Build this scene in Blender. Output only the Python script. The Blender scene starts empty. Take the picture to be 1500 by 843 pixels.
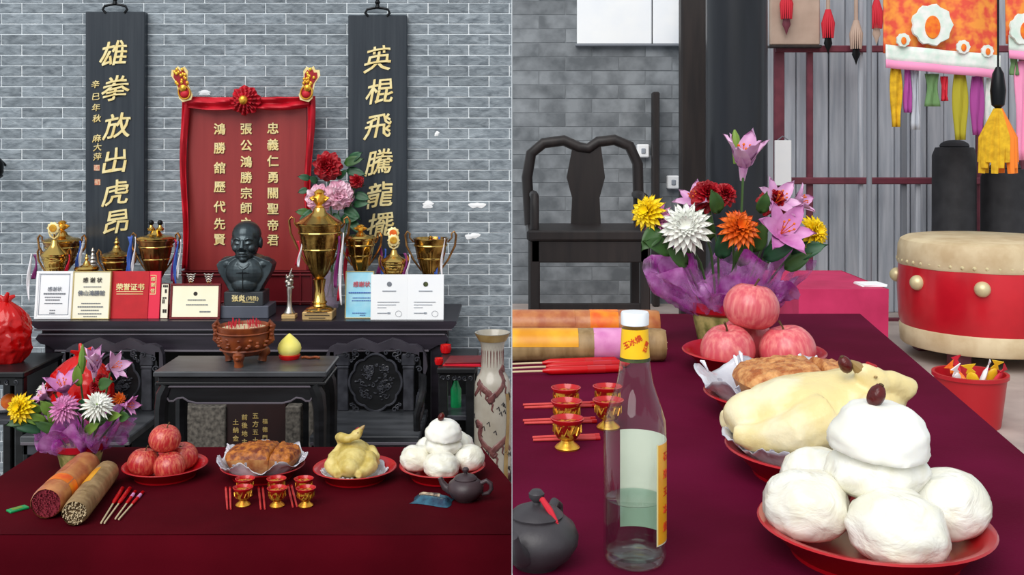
import bpy, bmesh, math, random
from mathutils import Vector, Matrix, noise
random.seed(7)
PI = math.pi
SC = bpy.context.scene
COL = SC.collection
# ------------------------------------------------------------------ camera, sky, sun, exposure
F, HX, HY, CZ = 1550.0, 750.0, 205.0, 1.72      # focal length and principal point for a 1500 x 843 frame
cam_d = bpy.data.cameras.new('camera')
cam_d.sensor_width = 36.0
cam_d.lens = F / 1500 * 36
cam_d.shift_y = -(421.5 - HY) / 1500
cam_d.clip_start = .05
cam = bpy.data.objects.new('camera', cam_d)
COL.objects.link(cam)
cam.location = (0, 0, CZ)
cam.rotation_euler = (PI / 2, 0, 0)
SC.camera = cam
world = bpy.data.worlds.new('overcast_sky')
SC.world = world
world.use_nodes = True
bg = world.node_tree.nodes['Background']
bg.inputs[0].default_value = (.86, .94, 1.0, 1)
bg.inputs[1].default_value = .62
sun_d = bpy.data.lights.new('soft_daylight', 'SUN')
sun_d.energy = 2.3
sun_d.angle = math.radians(50)
sun_d.color = (1.0, .97, .93)
sun = bpy.data.objects.new('soft_daylight', sun_d)
COL.objects.link(sun)
sun.rotation_euler = (math.radians(48), 0, math.radians(-22))
SC.view_settings.view_transform = 'Standard'
SC.view_settings.look = 'None'
SC.view_settings.exposure = 0.2
SC.view_settings.gamma = 1.0
SC.view_settings.use_curve_mapping = False

# ------------------------------------------------------------------ helpers
def X(px, d): return (px - HX) / F * d
def Z(py, d): return CZ - (py - HY) / F * d
def at(px, py, d): return Vector((X(px, d), d, Z(py, d)))
def on(px, py, z):                                   # a point of the level z
    d = (CZ - z) * F / (py - HY)
    return Vector((X(px, d), d, z))
SIDE = ['L']
SETS = {}
def reg(o):
    COL.objects.link(o); SETS[o.name] = SIDE[0]
    return o
def srgb(c):
    return tuple((v / 255 / 12.92) if v / 255 <= .04045 else ((v / 255 + .055) / 1.055) ** 2.4 for v in c)
MATS = {}
def mat(name, c, c2=None, scale=8, rough=.5, metal=0, bump=0, bscale=None, stretch=(1, 1, 1), detail=4, lo=.35, hi=.65,
        coat=0, trans=0, ior=1.45, alpha=1, sheen=0, rand=0, spec=.5, kind='noise', sss=0, distort=0, anoise=None):
    if name in MATS: return MATS[name]
    m = bpy.data.materials.new(name); MATS[name] = m
    m.use_nodes = True
    nt = m.node_tree; N = nt.nodes; Lk = nt.links
    b = N['Principled BSDF']
    I = b.inputs
    I['Base Color'].default_value = (*srgb(c), 1)
    I['Roughness'].default_value = rough; I['Metallic'].default_value = metal
    I['Coat Weight'].default_value = coat; I['Coat Roughness'].default_value = .15
    I['Transmission Weight'].default_value = trans; I['IOR'].default_value = ior
    I['Alpha'].default_value = alpha; I['Specular IOR Level'].default_value = spec
    if sheen:
        I['Sheen Weight'].default_value = sheen; I['Sheen Roughness'].default_value = .4
        I['Sheen Tint'].default_value = (*srgb(c2 or c), 1)
    if sss:
        I['Subsurface Weight'].default_value = sss; I['Subsurface Radius'].default_value = (.01, .008, .006)
    if c2 is None and not bump and not rand: return m
    tc = N.new('ShaderNodeTexCoord'); mp = N.new('ShaderNodeMapping')
    Lk.new(tc.outputs['Object'], mp.inputs[0]); mp.inputs['Scale'].default_value = stretch
    src = mp.outputs[0]
    if rand:
        oi = N.new('ShaderNodeObjectInfo'); va = N.new('ShaderNodeVectorMath'); va.operation = 'ADD'
        sc = N.new('ShaderNodeVectorMath'); sc.operation = 'SCALE'; sc.inputs[0].default_value = (7.3, 11.1, 5.7)
        Lk.new(oi.outputs['Random'], sc.inputs['Scale'])
        Lk.new(src, va.inputs[0]); Lk.new(sc.outputs[0], va.inputs[1]); src = va.outputs[0]
    def tex(s):
        if kind == 'voronoi':
            t = N.new('ShaderNodeTexVoronoi'); t.inputs['Scale'].default_value = s; Lk.new(src, t.inputs['Vector'])
            return t.outputs['Distance']
        t = N.new('ShaderNodeTexNoise'); t.inputs['Scale'].default_value = s; t.inputs['Detail'].default_value = detail
        t.inputs['Distortion'].default_value = distort
        Lk.new(src, t.inputs['Vector']); return t.outputs['Fac']
    colout = None
    if c2 is not None and not sheen:
        r = N.new('ShaderNodeValToRGB')
        r.color_ramp.elements[0].position = lo; r.color_ramp.elements[1].position = hi
        r.color_ramp.elements[0].color = (*srgb(c), 1); r.color_ramp.elements[1].color = (*srgb(c2), 1)
        Lk.new(tex(scale), r.inputs[0]); colout = r.outputs[0]
    if rand:
        h = N.new('ShaderNodeHueSaturation'); mr = N.new('ShaderNodeMapRange')
        mr.inputs['To Min'].default_value = 1 - rand; mr.inputs['To Max'].default_value = 1 + rand
        Lk.new(oi.outputs['Random'], mr.inputs['Value']); Lk.new(mr.outputs[0], h.inputs['Value'])
        if colout is not None: Lk.new(colout, h.inputs['Color'])
        else: h.inputs['Color'].default_value = (*srgb(c), 1)
        colout = h.outputs[0]
    if colout is not None: Lk.new(colout, I['Base Color'])
    if anoise:
        ar = N.new('ShaderNodeMapRange'); ar.inputs['From Min'].default_value = .4; ar.inputs['From Max'].default_value = .6
        ar.inputs['To Min'].default_value, ar.inputs['To Max'].default_value = anoise
        Lk.new(tex(scale * .6), ar.inputs['Value']); Lk.new(ar.outputs[0], I['Alpha'])
    if bump:
        bn = N.new('ShaderNodeBump'); bn.inputs['Strength'].default_value = bump; bn.inputs['Distance'].default_value = .004
        Lk.new(tex(bscale or scale * 2), bn.inputs['Height']); Lk.new(bn.outputs[0], I['Normal'])
    return m

class MB:
    def __init__(s): s.v = []; s.f = []
    def add(s, v, f, M=None):
        o = len(s.v)
        s.v += [tuple(M @ Vector(p)) for p in v] if M is not None else [tuple(p) for p in v]
        s.f += [tuple(i + o for i in q) for q in f]
        return s
    def box(s, x0, x1, y0, y1, z0, z1, M=None):
        v = [(x, y, z) for z in (z0, z1) for y in (y0, y1) for x in (x0, x1)]
        return s.add(v, [(0, 2, 3, 1), (4, 5, 7, 6), (0, 1, 5, 4), (2, 6, 7, 3), (0, 4, 6, 2), (1, 3, 7, 5)], M)
    def rbox(s, x0, x1, y0, y1, z0, z1, c=.004, M=None):          # box with chamfered edges
        x = [(x0, x0 + c), (x1, x1 - c)]; y = [(y0, y0 + c), (y1, y1 - c)]; z = [(z0, z0 + c), (z1, z1 - c)]
        v = []
        for i in range(2):
            for j in range(2):
                for k in range(2):
                    v += [(x[i][0], y[j][1], z[k][1]), (x[i][1], y[j][0], z[k][1]), (x[i][1], y[j][1], z[k][0])]
        bm = bmesh.new()
        for p in v: bm.verts.new(p)
        bmesh.ops.convex_hull(bm, input=bm.verts)
        bmesh.ops.dissolve_limit(bm, angle_limit=.02, verts=bm.verts, edges=bm.edges)
        bm.verts.index_update()
        s.add([tuple(q.co) for q in bm.verts], [tuple(q.index for q in f.verts) for f in bm.faces], M); bm.free()
        return s
    def lathe(s, prof, n=32, M=None, fn=None, cap=True):
        v = []; f = []
        for j, (r, z) in enumerate(prof):
            for i in range(n):
                a = 2 * PI * i / n
                rr = r * (fn(a, z, j) if fn else 1)
                v.append((rr * math.cos(a), rr * math.sin(a), z))
        for j in range(len(prof) - 1):
            for i in range(n):
                k = (i + 1) % n
                f.append((j * n + i, j * n + k, (j + 1) * n + k, (j + 1) * n + i))
        if cap:
            if prof[0][0] > 1e-6: f.append(tuple(range(n - 1, -1, -1)))
            if prof[-1][0] > 1e-6: f.append(tuple((len(prof) - 1) * n + i for i in range(n)))
        return s.add(v, f, M)
    def tube(s, pts, r, n=8, M=None, flat=1.0):
        pts = [Vector(p) for p in pts]; m = len(pts)
        rs = r if isinstance(r, (list, tuple)) else [r] * m
        v = []; f = []; up = None
        for i, p in enumerate(pts):
            t = (pts[min(i + 1, m - 1)] - pts[max(i - 1, 0)])
            t = t.normalized() if t.length > 1e-9 else Vector((0, 0, 1))
            if up is None: up = Vector((0, 1, 0)) if abs(t.y) < .9 else Vector((1, 0, 0))
            a = t.cross(up).normalized(); up = a.cross(t).normalized()
            for k in range(n):
                q = 2 * PI * k / n
                v.append(tuple(p + a * (math.cos(q) * rs[i]) + up * (math.sin(q) * rs[i] * flat)))
        for i in range(m - 1):
            for k in range(n):
                l = (k + 1) % n
                f.append((i * n + k, i * n + l, (i + 1) * n + l, (i + 1) * n + k))
        f.append(tuple(range(n - 1, -1, -1))); f.append(tuple((m - 1) * n + k for k in range(n)))
        return s.add(v, f, M)
    def ell(s, c, r, nu=16, nv=10, M=None, fn=None):
        if not isinstance(r, (list, tuple)): r = (r, r, r)
        v = [(0, 0, 0)] * 0; f = []
        for j in range(nv + 1):
            t = PI * j / nv
            for i in range(nu):
                a = 2 * PI * i / nu
                d = Vector((math.sin(t) * math.cos(a), math.sin(t) * math.sin(a), -math.cos(t)))
                k = fn(d) if fn else 1
                v.append((c[0] + r[0] * d.x * k, c[1] + r[1] * d.y * k, c[2] + r[2] * d.z * k))
        for j in range(nv):
            for i in range(nu):
                k = (i + 1) % nu
                f.append((j * nu + i, j * nu + k, (j + 1) * nu + k, (j + 1) * nu + i))
        return s.add(v, f, M)
    def prism(s, poly, y0, y1, M=None):                   # outline in x,z pushed along y
        n = len(poly)
        v = [(x, y0, z) for x, z in poly] + [(x, y1, z) for x, z in poly]
        f = [tuple(range(n)), tuple(range(2 * n - 1, n - 1, -1))]
        f += [(i, i + n, (i + 1) % n + n, (i + 1) % n) for i in range(n)]
        return s.add(v, f, M)
    def grid(s, fn, nu, nv, M=None, closed=False):
        v = [fn(i / (nu if closed else nu - 1), j / (nv - 1)) for j in range(nv) for i in range(nu)]
        f = []
        for j in range(nv - 1):
            for i in range(nu if closed else nu - 1):
                k = (i + 1) % nu
                f.append((j * nu + i, j * nu + k, (j + 1) * nu + k, (j + 1) * nu + i))
        return s.add(v, f, M)
    def mesh(s, name, smooth=True, ang=40, weld=True):
        me = bpy.data.meshes.new(name); me.from_pydata(s.v, [], s.f)
        bm = bmesh.new(); bm.from_mesh(me)
        if weld: bmesh.ops.remove_doubles(bm, verts=bm.verts, dist=1e-6)
        bmesh.ops.recalc_face_normals(bm, faces=bm.faces)
        if smooth:
            la = math.radians(ang)
            for f in bm.faces: f.smooth = True
            for e in bm.edges:
                if len(e.link_faces) == 2 and e.calc_face_angle(0) > la: e.smooth = False
        bm.to_mesh(me); bm.free()
        return me
    def build(s, name, m, parent=None, smooth=True, ang=40, solid=0, weld=True):
        me = s.mesh(name, smooth, ang, weld)
        return place(name, me, m, parent, solid)
def place(name, me, m, parent=None, solid=0, loc=None, rot=None):
    o = bpy.data.objects.new(name, me); reg(o)
    if m is not None and not me.materials: me.materials.append(MATS[m] if isinstance(m, str) else m)
    if parent is not None: o.parent = parent
    if loc is not None: o.location = loc
    if rot is not None: o.rotation_euler = rot
    if solid:
        md = o.modifiers.new('thickness', 'SOLIDIFY'); md.thickness = solid; md.offset = 0
    return o
def tag(o, label, cat, group=None):
    o['label'] = label; o['category'] = cat
    if group: o['group'] = group
    return o
def thing(name, label, cat, loc=(0, 0, 0), rz=0, group=None, s=1):
    o = bpy.data.objects.new(name, None); o.empty_display_size = .05
    reg(o); o.location = loc; o.rotation_euler = (0, 0, rz); o.scale = (s, s, s)
    return tag(o, label, cat, group)
def struct(o): o['kind'] = 'structure'; return o
def stuff(o): o['kind'] = 'stuff'; return o
def copy_tree(o, parent=None, **kw):
    c = o.copy(); reg(c); c.parent = parent
    for k, v in kw.items():
        if k in ('label', 'group'): c[k] = v
        else: setattr(c, k, v)
    for ch in list(o.children): copy_tree(ch, c)
    return c
def relabel(o, label): o['label'] = label; return o
def remesh(mb, name, m, parent, vox, smooth=6, disp=None):    # fuse overlapping lumps into one continuous skin
    me = mb.mesh(name)
    o = bpy.data.objects.new(name, me); COL.objects.link(o)
    r = o.modifiers.new('r', 'REMESH'); r.mode = 'VOXEL'; r.voxel_size = vox
    q = o.modifiers.new('s', 'SMOOTH'); q.iterations = smooth; q.factor = .5
    dg = bpy.context.evaluated_depsgraph_get()
    me2 = bpy.data.meshes.new_from_object(o.evaluated_get(dg))
    bpy.data.objects.remove(o)
    me2.name = name
    for p in me2.polygons: p.use_smooth = True
    if disp:
        for v in me2.vertices: v.co += v.normal * disp(v.co)
    me2.materials.clear()
    return place(name, me2, m, parent)
def txt_mesh(body, size, extrude=.0006, bold=0, sx=1, shear=0, wob=0):
    cu = bpy.data.curves.new('t', 'FONT'); cu.body = body; cu.size = 1.0
    cu.extrude = extrude / size; cu.shear = shear; cu.resolution_u = 2
    o = bpy.data.objects.new('t', cu)
    me = bpy.data.meshes.new_from_object(o)
    bpy.data.objects.remove(o); bpy.data.curves.remove(cu)
    xs = [v.co.x for v in me.vertices] or [0]; ys = [v.co.y for v in me.vertices] or [0]
    cx, cy = (min(xs) + max(xs)) / 2, (min(ys) + max(ys)) / 2
    co = []
    for v in me.vertices:
        x, y, z = v.co.x - cx, v.co.y - cy, v.co.z
        if wob:
            x, y = x + wob * math.sin(3.1 * y + 2 * x + cx), y + wob * math.sin(2.7 * x + 1) + wob * x
        co.append((x * size * sx, -z * size, y * size))
    if not bold:
        for v, q in zip(me.vertices, co): v.co = q
        me.materials.clear()
        return me
    fs = [tuple(f.vertices) for f in me.polygons]; n = len(co); e = bold * size
    V = []; FF = []
    for j, (dx, dz) in enumerate(((-e, -e), (e, -e), (-e, e), (e, e))):      # a heavier stroke: the glyph struck four times
        V += [(x + dx, y - .00012 * j, z + dz) for x, y, z in co]; FF += [tuple(i + j * n for i in f) for f in fs]
    m2 = bpy.data.meshes.new('character'); m2.from_pydata(V, [], FF)
    bpy.data.meshes.remove(me)
    return m2
def text(body, size, m, parent, loc, name='lettering', **kw):
    return place(name, txt_mesh(body, size, **kw), m, parent, loc=loc)
def R(a): return math.radians(a)
def rotm(ax, a, c=(0, 0, 0)):
    return Matrix.Translation(c) @ Matrix.Rotation(a, 4, ax) @ Matrix.Translation(-Vector(c))
def nz(p, s=1.0, o=0.0): return noise.noise(Vector((p[0] * s + o, p[1] * s + o * 1.7, p[2] * s - o)))

# ------------------------------------------------------------------ materials
mat('brick', (84, 93, 101), (164, 173, 180), 20, .85, bump=.6, bscale=60, rand=.16, detail=7, lo=.22, hi=.82, stretch=(1, 1, 2.6), distort=.6)
mat('brick_wall', (84, 93, 101), (164, 173, 180), 20, .85, bump=.6, bscale=60, detail=7, lo=.22, hi=.82, stretch=(1, 1, 2.6), distort=.6)
mat('mortar', (246, 250, 252), (216, 224, 230), 14, .9)
mat('plaque', (34, 41, 50), (50, 56, 63), 3, .33, stretch=(14, 14, .6), bump=.06, bscale=6)
mat('gold_paint', (236, 214, 150), (206, 172, 96), 30, .35, metal=.35)
mat('gold_letter', (246, 232, 178), (230, 204, 132), 25, .4, metal=.15)
mat('seal', (196, 110, 80), (220, 190, 160), 120, .7)
mat('iron', (22, 24, 27), None, rough=.4, metal=.6)
mat('board_red', (150, 48, 46), (136, 38, 38), 3, .42, stretch=(6, 6, .5))
mat('board_dark_red', (112, 14, 26), (98, 10, 20), 4, .4)
mat('cloth_red', (205, 18, 42), (176, 8, 30), 12, .55, bump=.1, bscale=60)
mat('gold', (216, 178, 98), None, rough=.18, metal=1)
mat('gold_bright', (240, 190, 70), (214, 140, 50), 60, .3, metal=.8)
mat('gold_dark', (200, 162, 88), (140, 104, 50), 30, .24, metal=1, bump=.25, bscale=90)
mat('gold_rose', (196, 146, 90), (136, 92, 52), 20, .28, metal=1)
mat('silver', (200, 196, 188), (160, 150, 140), 30, .3, metal=.9)
mat('brass_plate', (226, 190, 130), None, rough=.35, metal=.5)
mat('ink', (52, 46, 44), None, rough=.8)
mat('ink_gray', (120, 124, 132), None, rough=.8)
mat('ink_red', (196, 90, 100), None, rough=.8)
mat('paper', (246, 246, 246), (238, 240, 244), 4, .6)
mat('paper_cream', (250, 246, 226), (244, 236, 206), 5, .6)
mat('paper_yellow', (252, 247, 222), (246, 238, 202), 4, .5)
mat('paper_blue', (112, 196, 226), (196, 232, 240), 6, .5)
mat('folder_red', (196, 6, 26), (184, 2, 22), 20, .45, bump=.05, bscale=200)
mat('folder_pink', (232, 34, 70), None, rough=.45)
mat('frame_red', (120, 22, 28), (98, 14, 22), 20, .4)
mat('frame_gray', (150, 156, 166), None, rough=.4)
mat('frame_gold', (206, 186, 130), None, rough=.4, metal=.4)
mat('altar', (28, 24, 32), (44, 38, 48), 5, .36, stretch=(.5, 6, 6), bump=.05, bscale=20)
mat('bead_highlight', (96, 90, 98), None, rough=.2, coat=.4)  # pale grey carries the bright highlight lines along the edges
mat('blackwood', (12, 13, 15), (27, 28, 31), 6, .38, stretch=(.6, 5, 5), bump=.06, bscale=14)
mat('blackwood_carved', (42, 43, 49), (66, 67, 74), 20, .3)  # paler than blackwood: highlights on the carving are put into the colour
mat('chair_rail', (48, 45, 53), (66, 62, 70), 8, .35)
mat('tabletop_black', (40, 42, 46), (80, 82, 86), 4, .34, stretch=(.8, 3, 3), detail=8)
mat('granite', (58, 54, 50), (112, 106, 98), 60, .8, detail=8)
mat('tablet', (38, 12, 12), (26, 8, 10), 8, .6)
mat('bronze', (84, 94, 98), (54, 62, 66), 9, .34, metal=.7, bump=.12, bscale=80)
mat('plinth_gray', (92, 96, 108), (80, 84, 96), 9, .4)
mat('plinth_dark', (56, 60, 64), (46, 50, 54), 12, .4)
mat('burner', (146, 72, 32), (96, 40, 18), 16, .38, bump=.3, bscale=60)
mat('incense_red', (190, 30, 52), None, rough=.8)
mat('peach', (240, 226, 96), (246, 236, 140), 8, .55, sss=.1)
mat('red_gloss', (196, 14, 20), None, rough=.25)
mat('plate_red', (186, 14, 26), (170, 10, 22), 6, .28, coat=.3)
mat('velvet', (62, 0, 10), (78, 2, 16), 3, .9, spec=.08, bump=.12, bscale=180)
mat('velvet_right', (82, 4, 34), (100, 10, 48), 3, .9, spec=.08, bump=.12, bscale=180)
mat('apple', (180, 40, 46), (220, 124, 92), 5, .3, stretch=(1.6, 1.6, .22), detail=6, lo=.42, hi=.72, coat=.3, rand=.06)
mat('apple_pink', (212, 86, 98), (232, 138, 132), 4.5, .32, stretch=(1.6, 1.6, .22), detail=6, lo=.4, hi=.7, coat=.2, rand=.05)
mat('stem_brown', (84, 62, 36), None, rough=.8)
mat('bun', (247, 246, 240), (240, 238, 226), 14, .42, sss=.15, bump=.1, bscale=30, spec=.35)
mat('bun_wrapped', (246, 245, 237), (234, 230, 210), 12, .3, coat=.3, bump=1.0, bscale=20, distort=2.0)
mat('jujube', (92, 22, 20), (56, 12, 12), 60, .28, bump=.5, bscale=120)
mat('pork', (190, 112, 36), (112, 44, 12), 55, .42, bump=1.0, bscale=120, detail=8, lo=.38, hi=.62)
mat('pork_pale', (220, 158, 96), (168, 92, 42), 60, .45, bump=1.0, bscale=120, detail=8, lo=.38, hi=.62)
mat('pork_side', (150, 74, 32), (196, 140, 84), 30, .5, bump=.4)
mat('foil', (228, 227, 232), (190, 188, 200), 14, .25, metal=.2, bump=.7, bscale=26)
mat('chicken', (192, 168, 84), (222, 202, 128), 16, .38, lo=.42, hi=.58, sss=.1, bump=.35, bscale=90)
mat('chicken_pale', (232, 212, 152), (240, 228, 190), 14, .36, lo=.42, hi=.58, sss=.1, bump=.35, bscale=90)
mat('cup_pattern', (150, 26, 22), (214, 166, 60), 120, .3, metal=.45, lo=.46, hi=.54)
mat('cup_red', (186, 20, 24), None, rough=.25, coat=.3)
mat('chopstick', (214, 74, 70), (196, 52, 54), 30, .4)
mat('clay', (72, 58, 62), (60, 48, 52), 30, .42, bump=.1, bscale=150)
mat('clay_gray', (62, 58, 62), (54, 50, 54), 30, .45, bump=.1, bscale=150)
def clear(name, tint, ior, rough=.02):                # thin clear glass: tinted pass-through with a Fresnel gloss
    m = bpy.data.materials.new(name); MATS[name] = m; m.use_nodes = True
    N = m.node_tree.nodes; Lk = m.node_tree.links
    N.remove(N['Principled BSDF'])
    tr = N.new('ShaderNodeBsdfTransparent'); tr.inputs[0].default_value = (*tint, 1)
    gl = N.new('ShaderNodeBsdfGlossy'); gl.inputs['Roughness'].default_value = rough
    fr = N.new('ShaderNodeLayerWeight'); fr.inputs['Blend'].default_value = .5
    pw = N.new('ShaderNodeMath'); pw.operation = 'POWER'; pw.inputs[1].default_value = 3.0; Lk.new(fr.outputs['Facing'], pw.inputs[0])
    ml = N.new('ShaderNodeMath'); ml.operation = 'MULTIPLY_ADD'; ml.inputs[1].default_value = .55; ml.inputs[2].default_value = (ior - 1) ** 2 / (ior + 1) ** 2; Lk.new(pw.outputs[0], ml.inputs[0])
    mx = N.new('ShaderNodeMixShader')
    Lk.new(ml.outputs[0], mx.inputs[0]); Lk.new(tr.outputs[0], mx.inputs[1]); Lk.new(gl.outputs[0], mx.inputs[2])
    Lk.new(mx.outputs[0], N['Material Output'].inputs['Surface'])
clear('glass', (.96, .985, .975), 1.5)
clear('liquor', (.84, .92, .89), 1.33)
mat('cap_white', (238, 240, 244), None, rough=.35)
mat('label_yellow', (248, 196, 12), (244, 186, 8), 40, .4)
mat('label_gold', (214, 140, 20), (240, 176, 40), 14, .35)
mat('label_back', (222, 222, 206), (206, 208, 192), 12, .6)
mat('label_edge', (240, 224, 150), None, rough=.5)
mat('label_green', (70, 80, 30), (30, 34, 20), 90, .5)
mat('print_red', (214, 70, 20), None, rough=.6)
mat('film_purple', (160, 34, 150), (214, 150, 214), 22, .14, anoise=(.12, .85), bump=.6, bscale=26)
mat('film_clear', (196, 176, 200), None, rough=.12, alpha=.3)
mat('pot_red', (198, 20, 40), (176, 14, 34), 12, .35)
mat('pot_print', (206, 190, 120), (120, 120, 60), 40, .5)
mat('leaf', (44, 78, 34), (66, 104, 46), 14, .45)
mat('leaf_dark', (22, 60, 36), (40, 92, 56), 14, .45)
mat('leaf_light', (118, 148, 56), (90, 128, 48), 14, .5)
mat('stem_green', (66, 96, 48), None, rough=.6)
mat('petal_yellow', (250, 224, 24), (242, 204, 14), 30, .5)
mat('petal_orange', (236, 120, 22), (214, 84, 16), 30, .5)
mat('petal_white', (246, 246, 240), (228, 230, 220), 30, .5)
mat('petal_pink', (224, 150, 196), (206, 120, 176), 30, .5)
mat('petal_lily', (202, 140, 190), (226, 186, 216), 22, .45)
mat('petal_lily_deep', (186, 100, 168), (214, 150, 200), 22, .45)
mat('petal_red', (176, 10, 28), (140, 4, 20), 30, .5)
mat('petal_peony_pink', (226, 150, 180), (240, 206, 220), 18, .55)
mat('bag_red', (206, 16, 14), (170, 6, 8), 8, .2, bump=1.0, bscale=14, detail=6, stretch=(1, 1, .5))
mat('incense_wrap', (170, 92, 56), (206, 140, 84), 24, .3, bump=.2)
mat('incense_tan', (168, 138, 96), (132, 104, 66), 40, .45, stretch=(1, 1, .1), bump=.3)
mat('incense_label', (240, 140, 24), (232, 90, 30), 30, .4)
mat('stick_tan', (206, 186, 150), None, rough=.8)
mat('stick_maroon', (110, 24, 36), (150, 40, 60), 200, .8)
mat('lighter', (24, 158, 92), (10, 134, 74), 20, .3)
mat('tea_packet', (60, 110, 132), (40, 60, 84), 40, .25, metal=.3, bump=.3, bscale=30)
mat('packet_print', (214, 190, 160), (60, 50, 50), 60, .4)
mat('ribbon_red', (190, 20, 50), None, rough=.4)
mat('ribbon_white', (236, 232, 236), None, rough=.4)
mat('ribbon_blue', (58, 92, 176), None, rough=.4)
mat('ribbon_purple', (120, 40, 100), None, rough=.4)
mat('porcelain', (184, 178, 166), (160, 152, 138), 8, .25, coat=.3)
mat('glaze_brown', (122, 78, 74), (96, 56, 56), 40, .35)
mat('glaze_black', (40, 38, 42), None, rough=.35)
mat('glaze_ochre', (176, 148, 96), (150, 118, 70), 20, .35)
mat('floor_stone', (96, 92, 88), (120, 116, 112), 6, .7)
mat('floor_pale', (186, 172, 164), (160, 146, 140), 4, .6)
mat('mortar_dim', (130, 134, 138), (112, 116, 120), 10, .9)
mat('wall_gray', (96, 100, 104), (138, 142, 146), 6, .85, rand=.1, bump=.3, bscale=30)
mat('pillar_black', (22, 24, 30), (30, 32, 38), 4, .3, stretch=(3, 3, .3))
mat('door_dark', (30, 24, 24), (42, 34, 32), 6, .5, stretch=(4, 4, .4))
mat('rail_red', (116, 52, 66), (96, 40, 54), 10, .5)
mat('plank_gray', (158, 164, 174), (186, 190, 198), 5, .6, stretch=(6, 6, .4), rand=.12)
mat('banner_orange', (240, 150, 60), (224, 80, 60), 16, .7, lo=.4, hi=.6, detail=2)
mat('banner_pink', (240, 150, 190), None, rough=.8)
mat('fringe_white', (236, 236, 232), (206, 226, 214), 20, .8)
mat('tassel_yellow', (226, 180, 30), (196, 150, 20), 30, .8)
mat('tassel_purple', (166, 70, 150), None, rough=.8)
mat('tassel_green', (104, 140, 90), None, rough=.8)
mat('tassel_olive', (170, 160, 40), None, rough=.8)
mat('tassel_orange', (240, 130, 40), None, rough=.8)
mat('tassel_red', (200, 30, 50), None, rough=.7)
mat('wood_beige', (186, 162, 146), (170, 146, 130), 6, .6)
mat('black_cloth', (32, 32, 36), (48, 48, 52), 10, .7)
mat('drum_skin', (214, 196, 160), (190, 166, 128), 8, .6)
mat('drum_red', (200, 24, 40), (180, 16, 32), 5, .3, coat=.3)
mat('stud', (214, 200, 156), None, rough=.4, metal=.3)
mat('magenta_cloth', (196, 40, 92), (176, 28, 78), 6, .6)
mat('bucket_red', (176, 24, 36), None, rough=.35)
mat('wrap_yellow', (240, 196, 40), None, rough=.4)
# ------------------------------------------------------------------ left set: hall with the altar
SIDE[0] = 'L'
DW = 5.0
k = DW / F
def brick_wall(name, d, px0, px1, rows_y, pitch, blen, joint, shown, m, mj, xoff=0.0, cap=300):
    """a wall facing -y at depth d, its bricks laid in running bond"""
    s = d / F
    z0, z1 = Z(rows_y[1], d), Z(rows_y[0], d)
    b = MB().box(X(px0, d), X(px1, d), d, d + .22, z0, z1)
    w = struct(b.build(name, mj, smooth=False))
    bw, bh, g = blen * s, pitch * s, joint
    me = MB().rbox(-bw / 2 + g / 2, bw / 2 - g / 2, -.0025, .02, -bh / 2 + g / 2, bh / 2 - g / 2, .0012).mesh('brick', smooth=False)
    me.materials.append(MATS[m])
    rest = MB(); cnt = 0
    nrow = int((rows_y[1] - rows_y[0]) / pitch)
    for r in range(nrow):
        yc = rows_y[0] + (r + .5) * pitch
        x = px0 + (0 if r % 2 else blen / 2) + xoff
        x -= blen * 2
        while x < px1 + blen:
            a, e = max(x, px0), min(x + blen, px1)
            if e - a > 3:
                c = at((a + e) / 2, yc, d); hw = (e - a) / 2 * s - g / 2; hh = bh / 2 - g / 2
                if shown(a, e, yc) and cnt < cap and e - a > blen - 1:
                    o = place('brick', me, None, w, loc=(c.x, d - .0015 * random.random(), c.z)); cnt += 1
                else:
                    rest.box(c.x - hw, c.x + hw, d - .0025 - .0015 * random.random(), d + .02, c.z - hh, c.z + hh)
            x += blen
    stuff(rest.build('far_bricks', m + '_wall' if m + '_wall' in MATS else m, w, smooth=False))
    return w
def left_shown(a, e, y):
    if y > 478 or y < -4 or e < 4: return False
    if 118 < a and e < 214 and 20 < y < 360: return False
    if 508 < a and e < 600 and 20 < y < 330: return False
    if 268 < a and e < 460 and y > 160: return False
    if 95 < a and e < 500 and y > 405: return False
    if 508 < a and e < 655 and y > 395: return False
    return True
brick_wall('wall_back', DW, -120, 749.6, (4.4 - 15.3 * 8, 4.4 + 15.3 * 48), 15.3, 59.5, .0046, left_shown, 'brick', 'mortar', xoff=31 - 59.5 / 2 + 120 + 1)
for px, py, rx_, rz_ in ((627, 300, 10, 4.5), (699, 301, 10, 5), (640, 196, 4, 3), (692, 346, 9, 5), (300, 136, 11, 3)):      # old plaster left on the bricks
    p_ = at(px, py, DW - .002)
    def blot(u_, v_): a_ = 2 * PI * u_; k_ = v_ * (1 + .3 * math.sin(a_ * 2 + px) + .15 * math.sin(a_ * 5)); return (p_.x + rx_ * k * k_ * math.cos(a_), DW - .0045 - .003 * (1 - v_), p_.z + rz_ * k * k_ * math.sin(a_))
    MB().grid(blot, 20, 4, closed=True).build('plaster_spot', 'paper', bpy.data.objects['wall_back'])
b = MB().box(-3.2, -.002, .9, 5.2, -.1, 0); struct(b.build('floor', 'floor_stone', smooth=False))

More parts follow.
